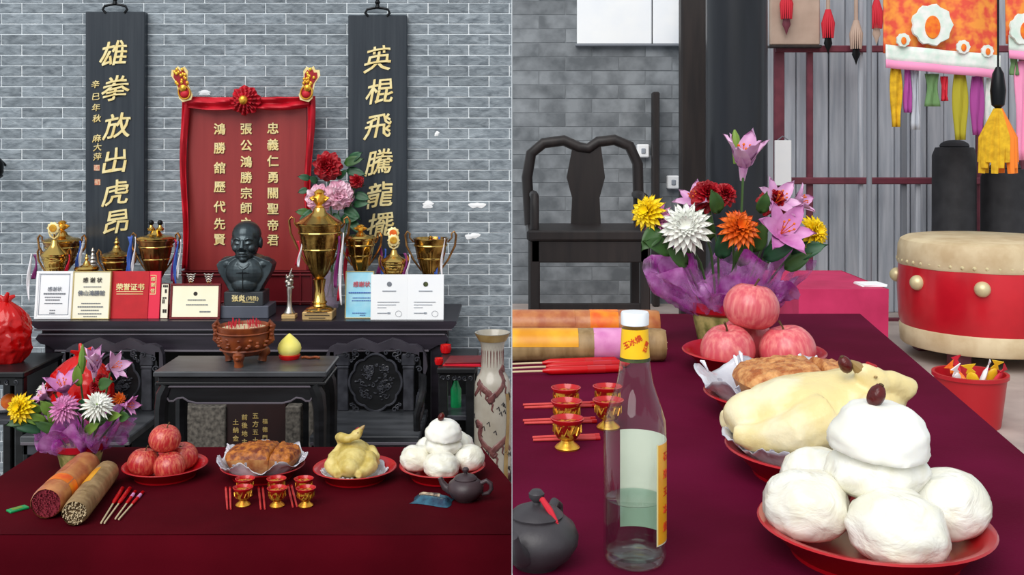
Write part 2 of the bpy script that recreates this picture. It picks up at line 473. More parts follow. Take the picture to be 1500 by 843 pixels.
def gilt(parent, chars, d0, size_px, m='gold_letter', bold=.02, wob=0, sx=1, shear=0):
    for ch, px, py in chars:
        o = text(ch, size_px * d0 / F, m, parent, Vector(at(px, py, d0)) - parent.location, 'character', extrude=.004, bold=bold, wob=wob, sx=sx, shear=shear)
def plaque(label, px0, px1, py0, py1, chars, small=(), seals=()):
    d = 4.9515; s = d / F
    c = at((px0 + px1) / 2, py1, d)
    t = thing('hanging_plaque', label, 'plaque', c)
    hw = (px1 - px0) / 2 * s; h = (py1 - py0) * s
    MB().rbox(-hw, hw, 0, .045, 0, h, .004).build('board', 'plaque', t, smooth=False)
    b = MB()
    w = 17 * s; top = h + 12 * s
    pts = [(-w * .8, .0, h - 2 * s), (-w * 1.05, 0, h + 3 * s), (-w * .9, 0, h + 8 * s), (-w * .4, 0, h + 10 * s), (0, 0, h + 11 * s),
           (w * .4, 0, h + 10 * s), (w * .9, 0, h + 8 * s), (w * 1.05, 0, h + 3 * s), (w * .8, 0, h - 2 * s)]
    b.tube(pts, .006, 8)
    b.build('hanging_hook', 'iron', t)
    MB().lathe([(.004, 0), (.012, .006), (.008, .02), (.013, .03), (.006, .045), (.0, .05)], 12, Matrix.Translation((0, 0, h + 9 * s))).build('hook_knob', 'iron', t)
    gilt(t, chars, d - .002, 39, 'gold_letter', .009, .07, .98, .02)
    gilt(t, small, d - .002, 12, 'gold_letter', .006, .05, 1, .03)
    for px, py in seals:
        p = at(px, py, d - .001) - c; q = 4.2 * s
        MB().box(p.x - q, p.x + q, -.003, .001, p.z - q, p.z + q).build('seal_mark', 'seal', t, smooth=False)
    return t
plaque('tall black plaque of gold calligraphy with a smaller side inscription and two red seals', 125, 212, 17, 374,
       [('雄', 166, 80), ('拳', 169, 131), ('放', 171, 186), ('出', 168, 237), ('虎', 169, 284), ('昂', 170, 327)],
       [('辛', 140, 124), ('巳', 141, 142), ('年', 141, 158), ('秋', 142, 174), ('麻', 142, 203), ('大', 143, 216), ('萍', 143, 230)],
       [(142, 246), (143, 267)])
plaque('tall black plaque of gold calligraphy hanging behind the peonies', 510, 596, 22, 374,
       [('英', 553, 88), ('棍', 556, 135), ('飛', 553, 187), ('騰', 555, 239), ('龍', 556, 287), ('擺', 557, 331)])

# red ancestral board
d = 4.9; s = d / F
c = at(363, 446.3, d)
t = thing('ancestral_board', 'tall red wooden board with three columns of gold characters behind the bust', 'board', c)
def rx(px): return (px - 363) * s
def rz(py): return (446.3 - py) * s
MB().box(rx(275), rx(452), 0, .04, rz(396), rz(150)).build('panel', 'board_red', t, smooth=False)
MB().rbox(rx(268), rx(460), -.02, .05, rz(446.3), rz(396), .004).build('lower_panel', 'board_dark_red', t, smooth=False)
b = MB()
for z in (396, 401, 440): MB().rbox(rx(268), rx(460), -.03, .0, rz(z + 2.5), rz(z), .002).build('moulding', 'board_dark_red', t, smooth=False)
for x in (270, 440, 456): MB().rbox(rx(x), rx(x + 3), -.028, .0, rz(446), rz(398), .002).build('moulding', 'board_dark_red', t, smooth=False)
for x0, x1 in ((271, 276), (449, 454)): MB().rbox(rx(x0), rx(x1), -.012, .045, rz(396), rz(148), .003).build('side_frame', 'board_dark_red', t, smooth=False)
cols = [(400, '忠義仁勇關聖帝君', [188, 212, 236, 260, 283, 306, 330, 352]), (361, '張公鴻勝宗師之', [189, 213, 237, 260, 283, 305, 327]),
        (322, '鴻勝舘歷代先賢', [189, 217, 246, 274, 303, 328, 351])]
for x, st, ys in cols:
    gilt(t, [(ch, x, y) for ch, y in zip(st, ys)], d - .002, 17.5, 'gold_letter', .018)

# red cloth swag over the board, rosette, two gilt altar flowers
d = 4.88; s = d / F
t = thing('red_swag', 'red cloth swag draped over the top and sides of the ancestral board', 'cloth', at(363, 145, d))
def sw(u, v):
    px = -92 + 184 * u
    sag = 5 * (abs(math.sin(PI * 2 * u)) ** .8)
    y = v * (14 + sag) - 2 - 2 * abs(u - .5)
    dep = .012 * math.sin(v * 9 + u * 5) + .006 * math.sin(u * 31 + v * 4)
    return (px * s, -.02 + dep, -y * s)
MB().grid(sw, 60, 12).build('top_drape', 'cloth_red', t, solid=.003)
for sg in (-1, 1):
    def side(u, v, sg=sg):
        px = sg * (91 + 3 * math.sin(v * 7 + sg)) + (u - .5) * (11 - 4 * v)
        return (px * s, -.018 + .012 * math.sin(u * 7 + v * 5), (4 - 252 * v) * s)
    MB().grid(side, 8, 40).build('side_drape', 'cloth_red', t, solid=.003)
    b = MB()
    b.lathe([(.0, -.01), (.012, -.008), (.017, .0), (.014, .01), (0, .013)], 12, Matrix.Translation((sg * 90 * s, -.03, 3 * s)))
    b.build('knot', 'cloth_red', t)
t = thing('cloth_rosette', 'red pleated rosette with a gold centre atop the ancestral board', 'rosette', at(359, 147, 4.84))
for j, (r, n) in enumerate(((.066, 17), (.052, 14), (.036, 11))):
    def fn(u, v, r=r, n=n, j=j):
        a = 2 * PI * u; rr = .01 + (r - .01) * v
        rr *= 1 + .07 * math.sin(a * n * .5 + j)
        return (rr * math.cos(a), .006 - .011 * j - .012 * v * math.sin(a * n) - .01 * (1 - v), rr * math.sin(a))
    MB().grid(fn, n * 6, 6, closed=True).build('ruffle', 'cloth_red' if j != 1 else 'petal_red', t, solid=.002)
MB().ell((0, -.035, 0), (.021, .014, .021)).build('gold_centre', 'gold_bright', t)
for sg, px in ((-1, 270), (1, 450)):
    t = thing('altar_flower', 'gilt paper altar flower on the red board corner %s the peonies' % ('away from' if sg < 0 else 'nearer to'), 'ornament', at(px + sg * -4, 148, 4.83), group='gilt altar flowers')
    Mr = rotm('Y', sg * R(15))
    out = [(-.02, 0), (.02, 0), (.032, .02), (.028, .05), (.026, .09), (.04, .13), (.03, .155), (.012, .15), (0, .165), (-.012, .15), (-.03, .155), (-.04, .13), (-.026, .09), (-.028, .05), (-.032, .02)]
    MB().prism(out, -.004, .004, Mr).build('backing', 'gold_letter', t)
    MB().prism([(x * .75, .01 + z * .84) for x, z in out], -.007, -.003, Mr).build('red_field', 'petal_red', t)
    b = MB()
    b.tube([(.026 * math.cos(a), -.009, .04 + .03 * math.sin(a)) for a in [2 * PI * i / 20 for i in range(21)]], .004, 6, Mr)
    for i in range(16): b.ell((random.uniform(-.026, .026), -.009, random.uniform(.07, .15)), (.007, .004, .009), 8, 6, Mr)
    b.build('gilt_relief', 'gold_bright', t)
    MB().lathe([(0, 0), (.012, .002), (.016, .006), (.008, .012), (0, .014)], 12, Mr @ Matrix.Translation((0, -.008, .06)) @ Matrix.Rotation(PI / 2, 4, 'X')).build('gilt_disc', 'gold_bright', t)
    MB().ell((0, -.01, .032), (.018, .008, .016), 12, 8, Mr).build('pompom', 'cloth_red', t)
# dark lantern edge on the wall
t = thing('wall_lantern', 'small black iron wall lantern at the edge of the brick wall', 'lantern', at(-7, 262, 4.9))
MB().lathe([(0, 0), (.02, .0), (.035, .012), (.03, .02), (.036, .03), (.036, .07), (.028, .085), (.012, .1), (0, .105)], 16).build('lantern_body', 'iron', t)
MB().tube([(0, .1, .06), (0, .04, .09), (0, 0, .105)], .006).build('bracket', 'iron', t)
# ------------------------------------------------------------------ altar and furniture
def ogee(x0, z0, x1, z1, n=8):
    return [(x0 + (x1 - x0) * i / n, z0 + (z1 - z0) * (.5 - .5 * math.cos(PI * i / n))) for i in range(n + 1)]
def spiral(cx, cz, r, turns, a0, y, sg=1, n=22):
    return [(cx + sg * r * (1 - .85 * i / n) * math.cos(a0 + turns * 2 * PI * i / n), y, cz + r * (1 - .85 * i / n) * math.sin(a0 + turns * 2 * PI * i / n)) for i in range(n + 1)]
DA = 4.45; s = DA / F
ZA = Z(471, DA)
t = thing('altar_table', 'long dark purplish-black altar table carrying the trophies and certificates', 'altar', (X(357, DA), DA, 0))
def ax(px): return (px - 357) * s
def az(py): return Z(py, DA)
def sym(poly): return poly + [(-x, z) for x, z in reversed(poly)]
def half(px0, px1): return ax(px0), ax(px1)
# slab with slightly lifted ends
sl = [(ax(46), az(471)), (ax(668), az(471)), (ax(669), az(474)), (ax(664), az(481)), (ax(655), az(484)), (ax(60), az(484)), (ax(51), az(481)), (ax(45), az(474))]
MB().prism(sl, 0, .47).build('top', 'altar', t, smooth=False)
MB().rbox(ax(58), ax(655), .02, .45, az(490), az(484), .002).build('waist', 'altar', t, smooth=False)
fr = [(ax(56), az(490)), (ax(652), az(490)), (ax(657), az(497)), (ax(652), az(504)), (ax(640), az(507)), (ax(628), az(514)), (ax(80), az(514)), (ax(70), az(507)), (ax(58), az(504)), (ax(51), az(497))]
MB().prism(fr, .004, .03).build('frieze', 'altar', t, smooth=False)
b = MB().rbox(ax(56), ax(652), -.002, .01, az(491.5), az(489.5), .0015); b.build('bead', 'bead_highlight', t, smooth=False)
b = MB().rbox(ax(80), ax(628), -.002, .03, az(516), az(513), .0015); b.build('bead', 'bead_highlight', t, smooth=False)
MB().rbox(ax(50), ax(662), -.003, .006, az(484.5), az(482.5), .001).build('bead', 'bead_highlight', t, smooth=False)
for x0 in (62, 630):
    for y0 in (.02, .4): MB().rbox(ax(x0), ax(x0 + 18), y0, y0 + .05, 0, az(490), .004).build('leg', 'altar', t, smooth=False)
MB().box(ax(62), ax(648), .44, .46, 0, az(490)).build('shade_panel', 'blackwood', t, smooth=False)  # dark board added for the black shade behind the chairs

def carved_chair(label, px, flip):
    d = 4.36; u = d / F
    t = thing('carved_armchair', label, 'chair', (X(px, d), d, 0), group='carved blackwood armchairs')
    def q(x): return (x - 552) * u * (-1 if flip else 1)
    zz = lambda y: Z(y, d)
    top = [(478, 520), (482, 510), (492, 505), (506, 506), (518, 500), (530, 497), (542, 502), (552, 506), (562, 502), (574, 497), (586, 500), (598, 506), (610, 506), (618, 511), (624, 522), (626, 540), (622, 552),
           (616, 546), (617, 530), (612, 520), (600, 517), (588, 515), (574, 511), (562, 514), (552, 518), (542, 514), (530, 511), (518, 514), (504, 518), (492, 520), (486, 530), (485, 546), (480, 552), (477, 540)]
    MB().prism([(q(x), zz(y)) for x, y in top], 0, .035).build('top_rail', 'chair_rail', t, smooth=False)
    b = MB()
    for cx, cy, r, sg in ((488, 541, 5, 1), (491, 526, 4, -1), (506, 520, 4, -1), (520, 517, 5, 1), (538, 517, 4, -1), (566, 517, 4, 1), (584, 517, 5, -1), (598, 520, 4, 1), (614, 541, 5, -1), (611, 527, 4, 1)):
        b.tube(spiral(q(cx), zz(cy), r * u, 1.2, .5, -.004, sg, 14), .0028, 6)
    stuff(b.build('scrollwork', 'blackwood_carved', t))
    for x0, x1 in ((482, 490), (613, 621)):
        MB().rbox(min(q(x0), q(x1)), max(q(x0), q(x1)), 0, .035, 0, zz(515), .003).build('back_post', 'blackwood', t, smooth=False)
    # lobed medallion
    n = 64
    def lobe(a, k):                                       # outline of eight overlapping round lobes
        best = .3
        for j in range(8):
            m_, q_ = ((.46, .56), (.66, .34))[j % 2]; c_, s_ = math.cos(a - j * PI / 4), math.sin(a - j * PI / 4)
            w_ = q_ * q_ - m_ * m_ * s_ * s_
            if w_ >= 0: best = max(best, m_ * c_ + math.sqrt(w_))
        return k * 1.08 * best
    cx, cz = q(550), zz(561)
    out = [(cx + lobe(2 * PI * i / n, 35 * u) * math.cos(2 * PI * i / n), cz + lobe(2 * PI * i / n, 38 * u) * math.sin(2 * PI * i / n)) for i in range(n)]
    MB().prism(out, .004, .02).build('medallion', 'blackwood', t, smooth=False)
    b = MB()
    b.tube([(x, .0, z) for x, z in out + out[:1]], .005, 6)
    b.build('medallion_rim', 'blackwood_carved', t)
    b = MB()
    rnd = random.Random(5)
    for i in range(46):
        a, rr = rnd.uniform(0, 2 * PI), 27 * u * math.sqrt(rnd.random())
        b.tube(spiral(cx + rr * math.cos(a), cz + rr * math.sin(a), rnd.uniform(2.5, 5) * u, 1, rnd.uniform(0, 6), .001, rnd.choice((-1, 1)), 9), .0026, 5)
    for i in range(44):
        a, rr = rnd.uniform(0, 2 * PI), 29 * u * math.sqrt(rnd.random())
        b.ell((cx + rr * math.cos(a), .003, cz + rr * math.sin(a)), (rnd.uniform(.003, .009), .005, rnd.uniform(.002, .005)), 8, 5)
    for sx_ in (-1, 1):
        for sz_ in (-1, 1):
            for j in range(3): b.tube(spiral(cx + sx_ * (28 + 4 * j) * u, cz + sz_ * (40 - 4 * j) * u, (5 - j) * u, 1.1, j, .004, sx_, 10), .003, 5)
    stuff(b.build('medallion_relief', 'blackwood_carved', t))
    # splat with capital
    for xs_ in (598, 502):
     b = MB(); x0 = q(xs_)
     b.rbox(x0 - 8 * u, x0 + 8 * u, .002, .024, zz(603), zz(541), .004); b.rbox(x0 - 10 * u, x0 + 10 * u, 0, .03, zz(537), zz(519), .005)
     b.rbox(x0 - 8.5 * u, x0 + 8.5 * u, .0, .028, zz(541), zz(537), .002)
     b.build('splat', 'blackwood_carved', t, smooth=False)
    zs = zz(603)
    MB().rbox(-74 * u, 74 * u, -.37, .04, zs - .03, zs, .004).build('seat', 'tabletop_black', t, smooth=False)  # grey tabletop colour carries the reflection on the dark seat
    MB().rbox(-72 * u, 72 * u, -.36, -.335, zs - .075, zs - .03, .004).build('apron', 'blackwood_carved', t, smooth=False)
    MB().rbox(-73 * u, 73 * u, -.372, -.35, zs - .034, zs - .022, .002).build('seat_bead', 'bead_highlight', t, smooth=False)
    for x in (-72, 64): MB().rbox(x * u, (x + 8) * u, -.36, -.325, 0, zs - .03, .004).build('leg', 'blackwood', t, smooth=False)
    for sg in ((1,) if not flip else (-1,)):
        x = q(620)
        pts = [(x, .0, zz(552)), (x + sg * .004, -.06, zz(556)), (x + sg * .012, -.16, zz(560)), (x + sg * .016, -.24, zz(560)), (x + sg * .012, -.29, zz(566)), (x, -.3, zz(580)), (x, -.29, zs)]
        MB().tube(pts, .014, 8).build('armrest', 'blackwood', t)
        b = MB()
        for j in range(5):
            y = -.05 - .05 * j
            b.tube([(x, y, zs), (x + .006, y, zs + .04), (x - .004, y, zs + .08), (x, y, zz(558))], .006, 6)
        stuff(b.build('arm_carving', 'blackwood_carved', t))
    return t
carved_chair('carved blackwood armchair with a lobed medallion back beside the dragon vase', 552, False)
carved_chair('carved blackwood armchair holding a red plastic bag behind the bouquet', 164, True)

# small offering table
DS = 3.62; s = DS / F
ZS = Z(545, DS)
cx = X(351, DS)
t = thing('offering_stand', 'low black wooden table with scrolled apron carrying the incense burner', 'table', (cx, DS, 0))
def q(px): return (px - 349) * s
def zz(py): return Z(py, DS)
MB().rbox(q(222), q(476), 0, .27, ZS - .02, ZS, .004).build('top', 'tabletop_black', t, smooth=False)
MB().rbox(q(228), q(470), .01, .255, zz(562), ZS - .02, .003).build('waist', 'blackwood', t, smooth=False)
MB().rbox(q(224), q(474), .004, .26, zz(566), zz(561), .003).build('lip', 'blackwood', t, smooth=False)
ap = [(q(246), zz(567)), (q(452), zz(567)), (q(456), zz(572)), (q(456), zz(582)), (q(452), zz(588)), (q(446), zz(588)), (q(440), zz(584)), (q(432), zz(583)), (q(424), zz(588)), (q(412), zz(591)),
      (q(286), zz(591)), (q(274), zz(588)), (q(266), zz(583)), (q(258), zz(584)), (q(252), zz(588)), (q(246), zz(588)), (q(242), zz(582)), (q(242), zz(572))]
MB().prism(ap, .0, .03).build('apron', 'blackwood', t, smooth=False)
MB().tube([(x, -.001, z) for x, z in ap + ap[:1]], .0035, 6).build('apron_bead', 'bead_highlight', t)
for sg in (-1, 1):
    for y in (.012, .235):
        kx = .928; pts = [(sg * .270 * kx, y, zz(566)), (sg * .286 * kx, y, zz(580)), (sg * .293 * kx, y, zz(600)), (sg * .294 * kx, y, zz(640)), (sg * .29 * kx, y, .3), (sg * .286 * kx, y, .05), (sg * .295 * kx, y, 0)]
        MB().tube(pts, [.022, .026, .024, .022, .02, .019, .026], 8).build('leg', 'blackwood', t)
b = MB().rbox(q(255), q(455), .1, .13, .1, .13, .003); b.build('stretcher', 'blackwood', t, smooth=False)

# earth shrine below the altar
d = 4.36; s = d / F
t = thing('earth_shrine', 'dark tablet with faded gold characters between granite blocks below the small table', 'shrine', (X(372, d), d, 0))
def q(px): return (px - 372) * s
def zz(py): return Z(py, d)
for x0, x1, y1 in ((262, 330, 596), (418, 440, 596), (452, 470, 576)): MB().rbox(q(x0), q(x1), 0, .06, 0, zz(y1), .004).build('granite_block', 'granite', t, smooth=False)
MB().rbox(q(330), q(418), .015, .045, 0, zz(590), .003).build('tablet', 'tablet', t, smooth=False)
for x, st, y0, sz in ((344, '土納金', 620, 9), (357, '前後地主', 613, 9), (373, '五方五土', 611, 9.5), (387, '福德門', 619, 8)):
    for j, ch in enumerate(st): text(ch, sz * s, 'gold_paint', t, (q(x), .0155, zz(y0 + j * 12)), 'character', extrude=.002, bold=.012)

# side tables
def side_table(label, px0, px1, py, d, depth, group):
    s = d / F; c = (px0 + px1) / 2; zt = Z(py, d)
    t = thing('side_table', label, 'table', (X(c, d), d, 0), group=group)
    hw = (px1 - px0) / 2 * s
    MB().rbox(-hw, hw, 0, depth, zt - .022, zt, .004).build('top', 'blackwood', t, smooth=False)
    ap = [(-hw * .9, zt - .022), (hw * .9, zt - .022), (hw * .9, zt - .075), (hw * .7, zt - .055), (0, zt - .05), (-hw * .7, zt - .055), (-hw * .9, zt - .075)]
    MB().prism(ap, .015, .03).build('apron', 'blackwood', t, smooth=False)
    b = MB()
    for j in range(6): b.tube(spiral((-.7 + .28 * j) * hw, zt - .04, .010, 1.1, j, .012, 1 if j % 2 else -1, 12), .003, 5)
    stuff(b.build('apron_carving', 'blackwood_carved', t))
    for x in (-1, 1):
        for y in (.012, depth - .05): MB().rbox(min(x * hw * .94, x * (hw * .94 - .035)), max(x * hw * .94, x * (hw * .94 - .035)), y, y + .035, 0, zt - .022, .004).build('leg', 'blackwood', t, smooth=False)
    MB().rbox(-hw * .92, hw * .92, .015, depth - .02, zt - .205, zt - .185, .003).build('shelf', 'blackwood_carved', t, smooth=False)
    MB().box(-hw * .9, hw * .9, depth - .02, depth - .01, .05, zt - .02).build('back', 'blackwood', t, smooth=False)
    return zt
ZR = side_table('black side table with an open shelf under the red booklet', 640, 697, 540, 4.05, .38, None)
ZL = side_table('black side table with carved apron under the knotted red bag', -60, 35, 546, 4.05, .38, None)
# red booklet, votive cups and green bottle on the side table
t = thing('red_booklet', 'red folded booklet lying on the black side table', 'booklet', (X(681, 4.14), 4.14, ZR), R(-6))
MB().rbox(-.078, .078, -.06, .075, 0, .004, .001).build('lower_cover', 'folder_red', t, smooth=False)
MB().rbox(-.068, .068, -.053, .068, .004, .011, .001).build('pages', 'folder_pink', t, smooth=False)
MB().rbox(-.07, .078, -.058, .073, .011, .016, .001, rotm('Y', R(-2))).build('upper_cover', 'frame_red', t, smooth=False)
for px, py, r, lb in ((653, 518, .021, 'round red glass votive cup behind the red booklet'), (643, 535, .016, 'small red glass votive cup at the corner of the black side table')):
    p = on(px, py, ZR)
    t = thing('votive_cup', lb, 'cup', p)
    MB().lathe([(r * .5, 0), (r * .9, .15 * r), (r * 1.1, .9 * r), (r, 1.7 * r), (r * .9, 1.7 * r), (r * .95, .9 * r), (0, .3 * r)], 16).build('cup_bowl', 'red_gloss', t)
    MB().lathe([(r * .92, 1.2 * r), (0, 1.25 * r)], 16).build('wax', 'gold_letter', t)
t = thing('green_bottle', 'slim green glass bottle on the shelf behind the bun stack', 'bottle', (X(668, 4.2), 4.2, ZR - .185))
MB().lathe([(.0, 0), (.02, .0), (.021, .01), (.021, .07), (.012, .09), (.009, .1), (.009, .135), (.011, .137), (.011, .145), (0, .145)], 16).build('bottle_glass', 'lighter', t)
MB().lathe([(.012, .14), (.012, .155), (0, .157)], 12).build('bottle_cap', 'iron', t)

# floor vase with dragons
d = 3.95; s = d / F
t = thing('dragon_vase', 'tall pale porcelain floor vase painted with brown dragons beside the side table', 'vase', (X(721.5, d), d, 0))
H = Z(487, d)
vp = [(0, 0), (.05, 0), (.055, .02), (.06, .1), (.066, .3), (.069, .5), (.069, H - .24), (.066, H - .19), (.058, H - .165), (.047, H - .15), (.043, H - .13), (.041, H - .07), (.044, H - .045), (.055, H - .018), (.064, H - .005), (.066, H), (.06, H), (.045, H - .03), (.036, H - .07), (0, H - .08)]
MB().lathe(vp, 36).build('vase_body', 'porcelain', t)
def vr(z):
    for (r0, z0), (r1, z1) in zip(vp[1:16], vp[2:16]):
        if z0 <= z <= z1 and z1 > z0: return r0 + (r1 - r0) * (z - z0) / (z1 - z0)
    return .06
def vpt(a, z, o=-.0015):
    r = vr(z) + o; return (r * math.sin(a), -r * math.cos(a), z)
def vstrip(path, ws, nm, m, o=.0009):                    # painted band lying on the porcelain; path of (angle, height)
    b = MB(); v = []; n = len(path)
    for i, (a, z) in enumerate(path):
        a0, z0 = path[max(0, i - 1)]; a1, z1 = path[min(n - 1, i + 1)]
        r = vr(z); dx, dz = (a1 - a0) * r, z1 - z0; l = math.hypot(dx, dz) or 1
        for k in (-1, -.33, .33, 1): v.append(vpt(a - dz / l * ws[i] * k / r, z + dx / l * ws[i] * k, o))
    b.add(v, [(i * 4 + k, i * 4 + k + 1, i * 4 + k + 5, i * 4 + k + 4) for i in range(n - 1) for k in range(3)])
    return b.build(nm, m, t, solid=.0008)
def dragon(z0, sg=1):
    n = 44
    path = [(sg * (-1.25 + 2.3 * i / n + .22 * math.sin(i * .42)), z0 + .042 * math.sin(i / n * 8.5) + .06 * (i / n - .5)) for i in range(n + 1)]
    vstrip(path, [(.0025 + .0085 * math.sin(PI * min(1, (i + 3) / n)) ** .7) * (1 + .18 * (i % 2)) for i in range(n + 1)], 'dragon_body', 'glaze_brown')
    for i in range(6, n, 9):
        a, z = path[i]
        vstrip([(a, z), (a + .16, z - .014), (a + .1, z - .032), (a + .2, z - .042)], [.005, .004, .003, .001], 'dragon_leg', 'glaze_brown')
    a, z = path[-1]
    vstrip([(a - .1, z), (a + .1, z + .008), (a + .3, z + .004), (a + .42, z - .006)], [.010, .016, .013, .004], 'dragon_head', 'glaze_brown')
for z0, sg in ((.40, 1), (.60, -1), (.80, 1)): dragon(z0, sg)
b = MB(); rnd = random.Random(3)
for i in range(46):
    a, z = rnd.uniform(-1.4, 1.4), rnd.uniform(.25, H - .22)
    b.tube([vpt(a, z, 0), vpt(a + .12, z + .008, 0), vpt(a + .17, z - .008, 0)], .0022, 4)
stuff(b.build('cloud_marks', 'glaze_black', t))
for i in range(22):
    a = 2 * PI * i / 22
    if math.cos(a) > -.2: MB().tube([vpt(a - .13, H - .125), vpt(a - .12, H - .06), vpt(a, H - .045), vpt(a + .12, H - .06), vpt(a + .13, H - .125)], .0016, 4).build('neck_petal', 'glaze_brown', t)
MB().lathe([(vr(H - .03) + .002, H - .03), (.064, H - .008), (.067, H - .002)], 36, cap=False).build('lip_band', 'glaze_ochre', t)
def vs(u, v): return vpt(.75 + .3 * u + .1 * math.sin(v * 9), .2 + v * (H - .42), .0015)
MB().grid(vs, 6, 30).build('ochre_wave', 'glaze_ochre', t)

# knotted red plastic bags
def red_bag(label, loc, w, h, seed):
    t = thing('plastic_bag', label, 'bag', loc, group='red plastic bags')
    def fn(dv):
        return 1 + .10 * nz(dv, 2.2, seed) + .05 * nz(dv, 6, seed) + .09 * abs(nz((dv[0], dv[1], dv[2] * .5), 5, seed + 2)) + .05 * abs(nz(dv, 11, seed))
    b = MB()
    nu, nv = 84, 48
    def g(u, v):
        a = 2 * PI * u; zz_ = v
        r = min(1, .62 + 1.5 * zz_) * (1 if zz_ < .55 else max(.1, 1 - ((zz_ - .55) / .45) ** 2.2 * .9))
        if zz_ <= 0: r = 0.01
        k = fn((math.cos(a), math.sin(a), zz_ * 2)) * (1 + .05 * math.sin(a * 9 + seed) * max(0, zz_ - .4))
        return (w * r * k * math.cos(a), w * .75 * r * k * math.sin(a), h * max(0, zz_ - .03) * .95)
    b.grid(g, nu, nv, closed=True).build('bag_body', 'bag_red', t)
    b = MB()
    for j in range(3):
        a = j * 2.1 + seed
        b.tube([(0, 0, h * .86), (.02 * math.cos(a), .02 * math.sin(a), h * .95), (.05 * math.cos(a), .03 * math.sin(a), h * .97 + .01 * j)], [.016, .012, .006], 8, flat=.5)
    b.build('knot', 'bag_red', t)
red_bag('full knotted red plastic bag standing on the black side table', (X(8, 4.24), 4.24, ZL), .098, .27, 1)
red_bag('red plastic bag slumped on the armchair behind the flowers', (X(119, 4.17), 4.17, .60), .118, .30, 4)
t = thing('white_dish', 'small white dish with an orange on the lower shelf of the side table', 'dish', (X(8, 4.2), 4.2, ZL - .185))
MB().lathe([(0, 0), (.04, 0), (.075, .018), (.08, .022), (.072, .02), (.04, .006), (0, .006)], 28).build('dish_body', 'paper', t)
t = thing('orange', 'orange lying in the white dish on the lower shelf', 'fruit', (X(14, 4.2), 4.2, ZL - .18))
MB().ell((0, 0, .032), (.033, .033, .031), 20, 14).build('orange_flesh', 'petal_orange', t)
MB().ell((.004, 0, .063), (.004, .004, .002), 8, 6).build('orange_stem_scar', 'leaf', t)
# ------------------------------------------------------------------ things on the altar
# bronze bust
u = 4.56 / F
t = thing('portrait_bust', 'dark bronze bust of a man in a buttoned jacket on a grey plinth', 'bust', (X(361, 4.58), 4.58, ZA))
MB().rbox(-37 * u, 37 * u, -.060, .09, 0, 18 * u, .003).build('plinth', 'plinth_gray', t, smooth=False)
Mt = rotm('X', R(-4), (0, -.07, 18 * u))
MB().rbox(-28.5 * u, 28.5 * u, -.052, .07, 18 * u, 38 * u, .003).build('name_block', 'plinth_dark', t, smooth=False)
text('张炎', 10 * u, 'gold_letter', t, (-7 * u, -.0525, 29 * u), extrude=.001, bold=.03)
text('(鸿胜)', 7 * u, 'gold_letter', t, (13 * u, -.0525, 28.5 * u), extrude=.001, bold=.01)
MB().box(-2 * u, 16 * u, -.053, -.051, 23 * u, 23.6 * u).build('plate_line', 'gold_letter', t, smooth=False)
b = MB()
zb = 38 * u
def bz(y): return (468 - y) * u
ol = [(-41, 391), (-37, 386), (-26, 382), (-13, 377), (13, 377), (26, 382), (37, 386), (41, 391), (38, 402), (28, 419), (22, 430), (-22, 430), (-28, 419), (-38, 402)]
b.prism([(x * u, bz(y)) for x, y in ol], -.035, .05)
b.ell((0, -.022, bz(402)), (.085, .045, .07), 24, 14)
b.ell((0, -.02, bz(418)), (.06, .045, .05), 24, 14)
for sg in (-1, 1): b.ell((sg * .075, .005, bz(391)), (.042, .045, .034), 16, 10)
b.tube([(0, .012, bz(388)), (0, .008, bz(372))], [.048, .040], 16)
b.ell((0, .006, bz(348)), (.062, .072, .060), 28, 18)           # cranium
b.ell((0, -.008, bz(360)), (.056, .066, .074), 28, 18)          # face
b.ell((0, -.022, bz(376)), (.041, .046, .030), 20, 12)          # jaw
b.ell((0, -.052, bz(382)), (.018, .018, .014), 14, 10)          # chin
for sg in (-1, 1):
    b.ell((sg * .030, -.045, bz(366)), (.021, .022, .019), 14, 10)     # cheek
    b.tube([(sg * .010, -.071, bz(353.5)), (sg * .024, -.069, bz(351.5)), (sg * .042, -.056, bz(353.5))], [.005, .0055, .004], 8)
    b.ell((sg * .023, -.062, bz(357.5)), (.0125, .009, .006), 12, 8)
    b.tube([(sg * .010, -.070, bz(358.5)), (sg * .023, -.072, bz(359.6)), (sg * .037, -.062, bz(358.6))], .0025, 6)
    b.ell((sg * .061, .008, bz(360)), (.008, .017, .026), 12, 10)
    b.ell((sg * .011, -.077, bz(366.5)), (.007, .009, .006), 10, 8)
    b.tube([(sg * .018, -.076, bz(367)), (sg * .027, -.066, bz(373))], .0035, 6)
b.tube([(0, -.072, bz(354)), (0, -.081, bz(361)), (0, -.088, bz(366))], [.006, .0085, .011], 10)
b.tube([(-.021, -.068, bz(373.4)), (-.008, -.078, bz(372.4)), (.008, -.078, bz(372.4)), (.021, -.068, bz(373.4))], [.003, .0055, .0055, .003], 8)
b.tube([(-.018, -.067, bz(376)), (0, -.077, bz(376.6)), (.018, -.067, bz(376))], [.003, .006, .003], 8)
remesh(b, 'figure', 'bronze', t, .0023, 3)
b = MB()
for sg in (-1, 1):
    for j in (0, 1):
        b.tube([(sg * .046, -.005, bz(379 + 3 * j)), (sg * .036, -.04 - .006 * j, bz(384 + 3 * j)), (sg * .016, -.062 - .004 * j, bz(391 + 2 * j)), (0, -.069, bz(396))], .0032, 6)
b.build('collar', 'bronze', t)
for y, w in ((402, .028), (426, .030)):
    MB().tube([(-w, -.062, bz(y)), (0, -.069 if y < 410 else -.064, bz(y) + .001), (w, -.062, bz(y))], .003, 6).build('frog_button', 'iron', t)
MB().tube([(0, -.067, bz(398)), (0, -.068, bz(412)), (0, -.066, bz(430))], .0014, 5).build('jacket_seam', 'iron', t)

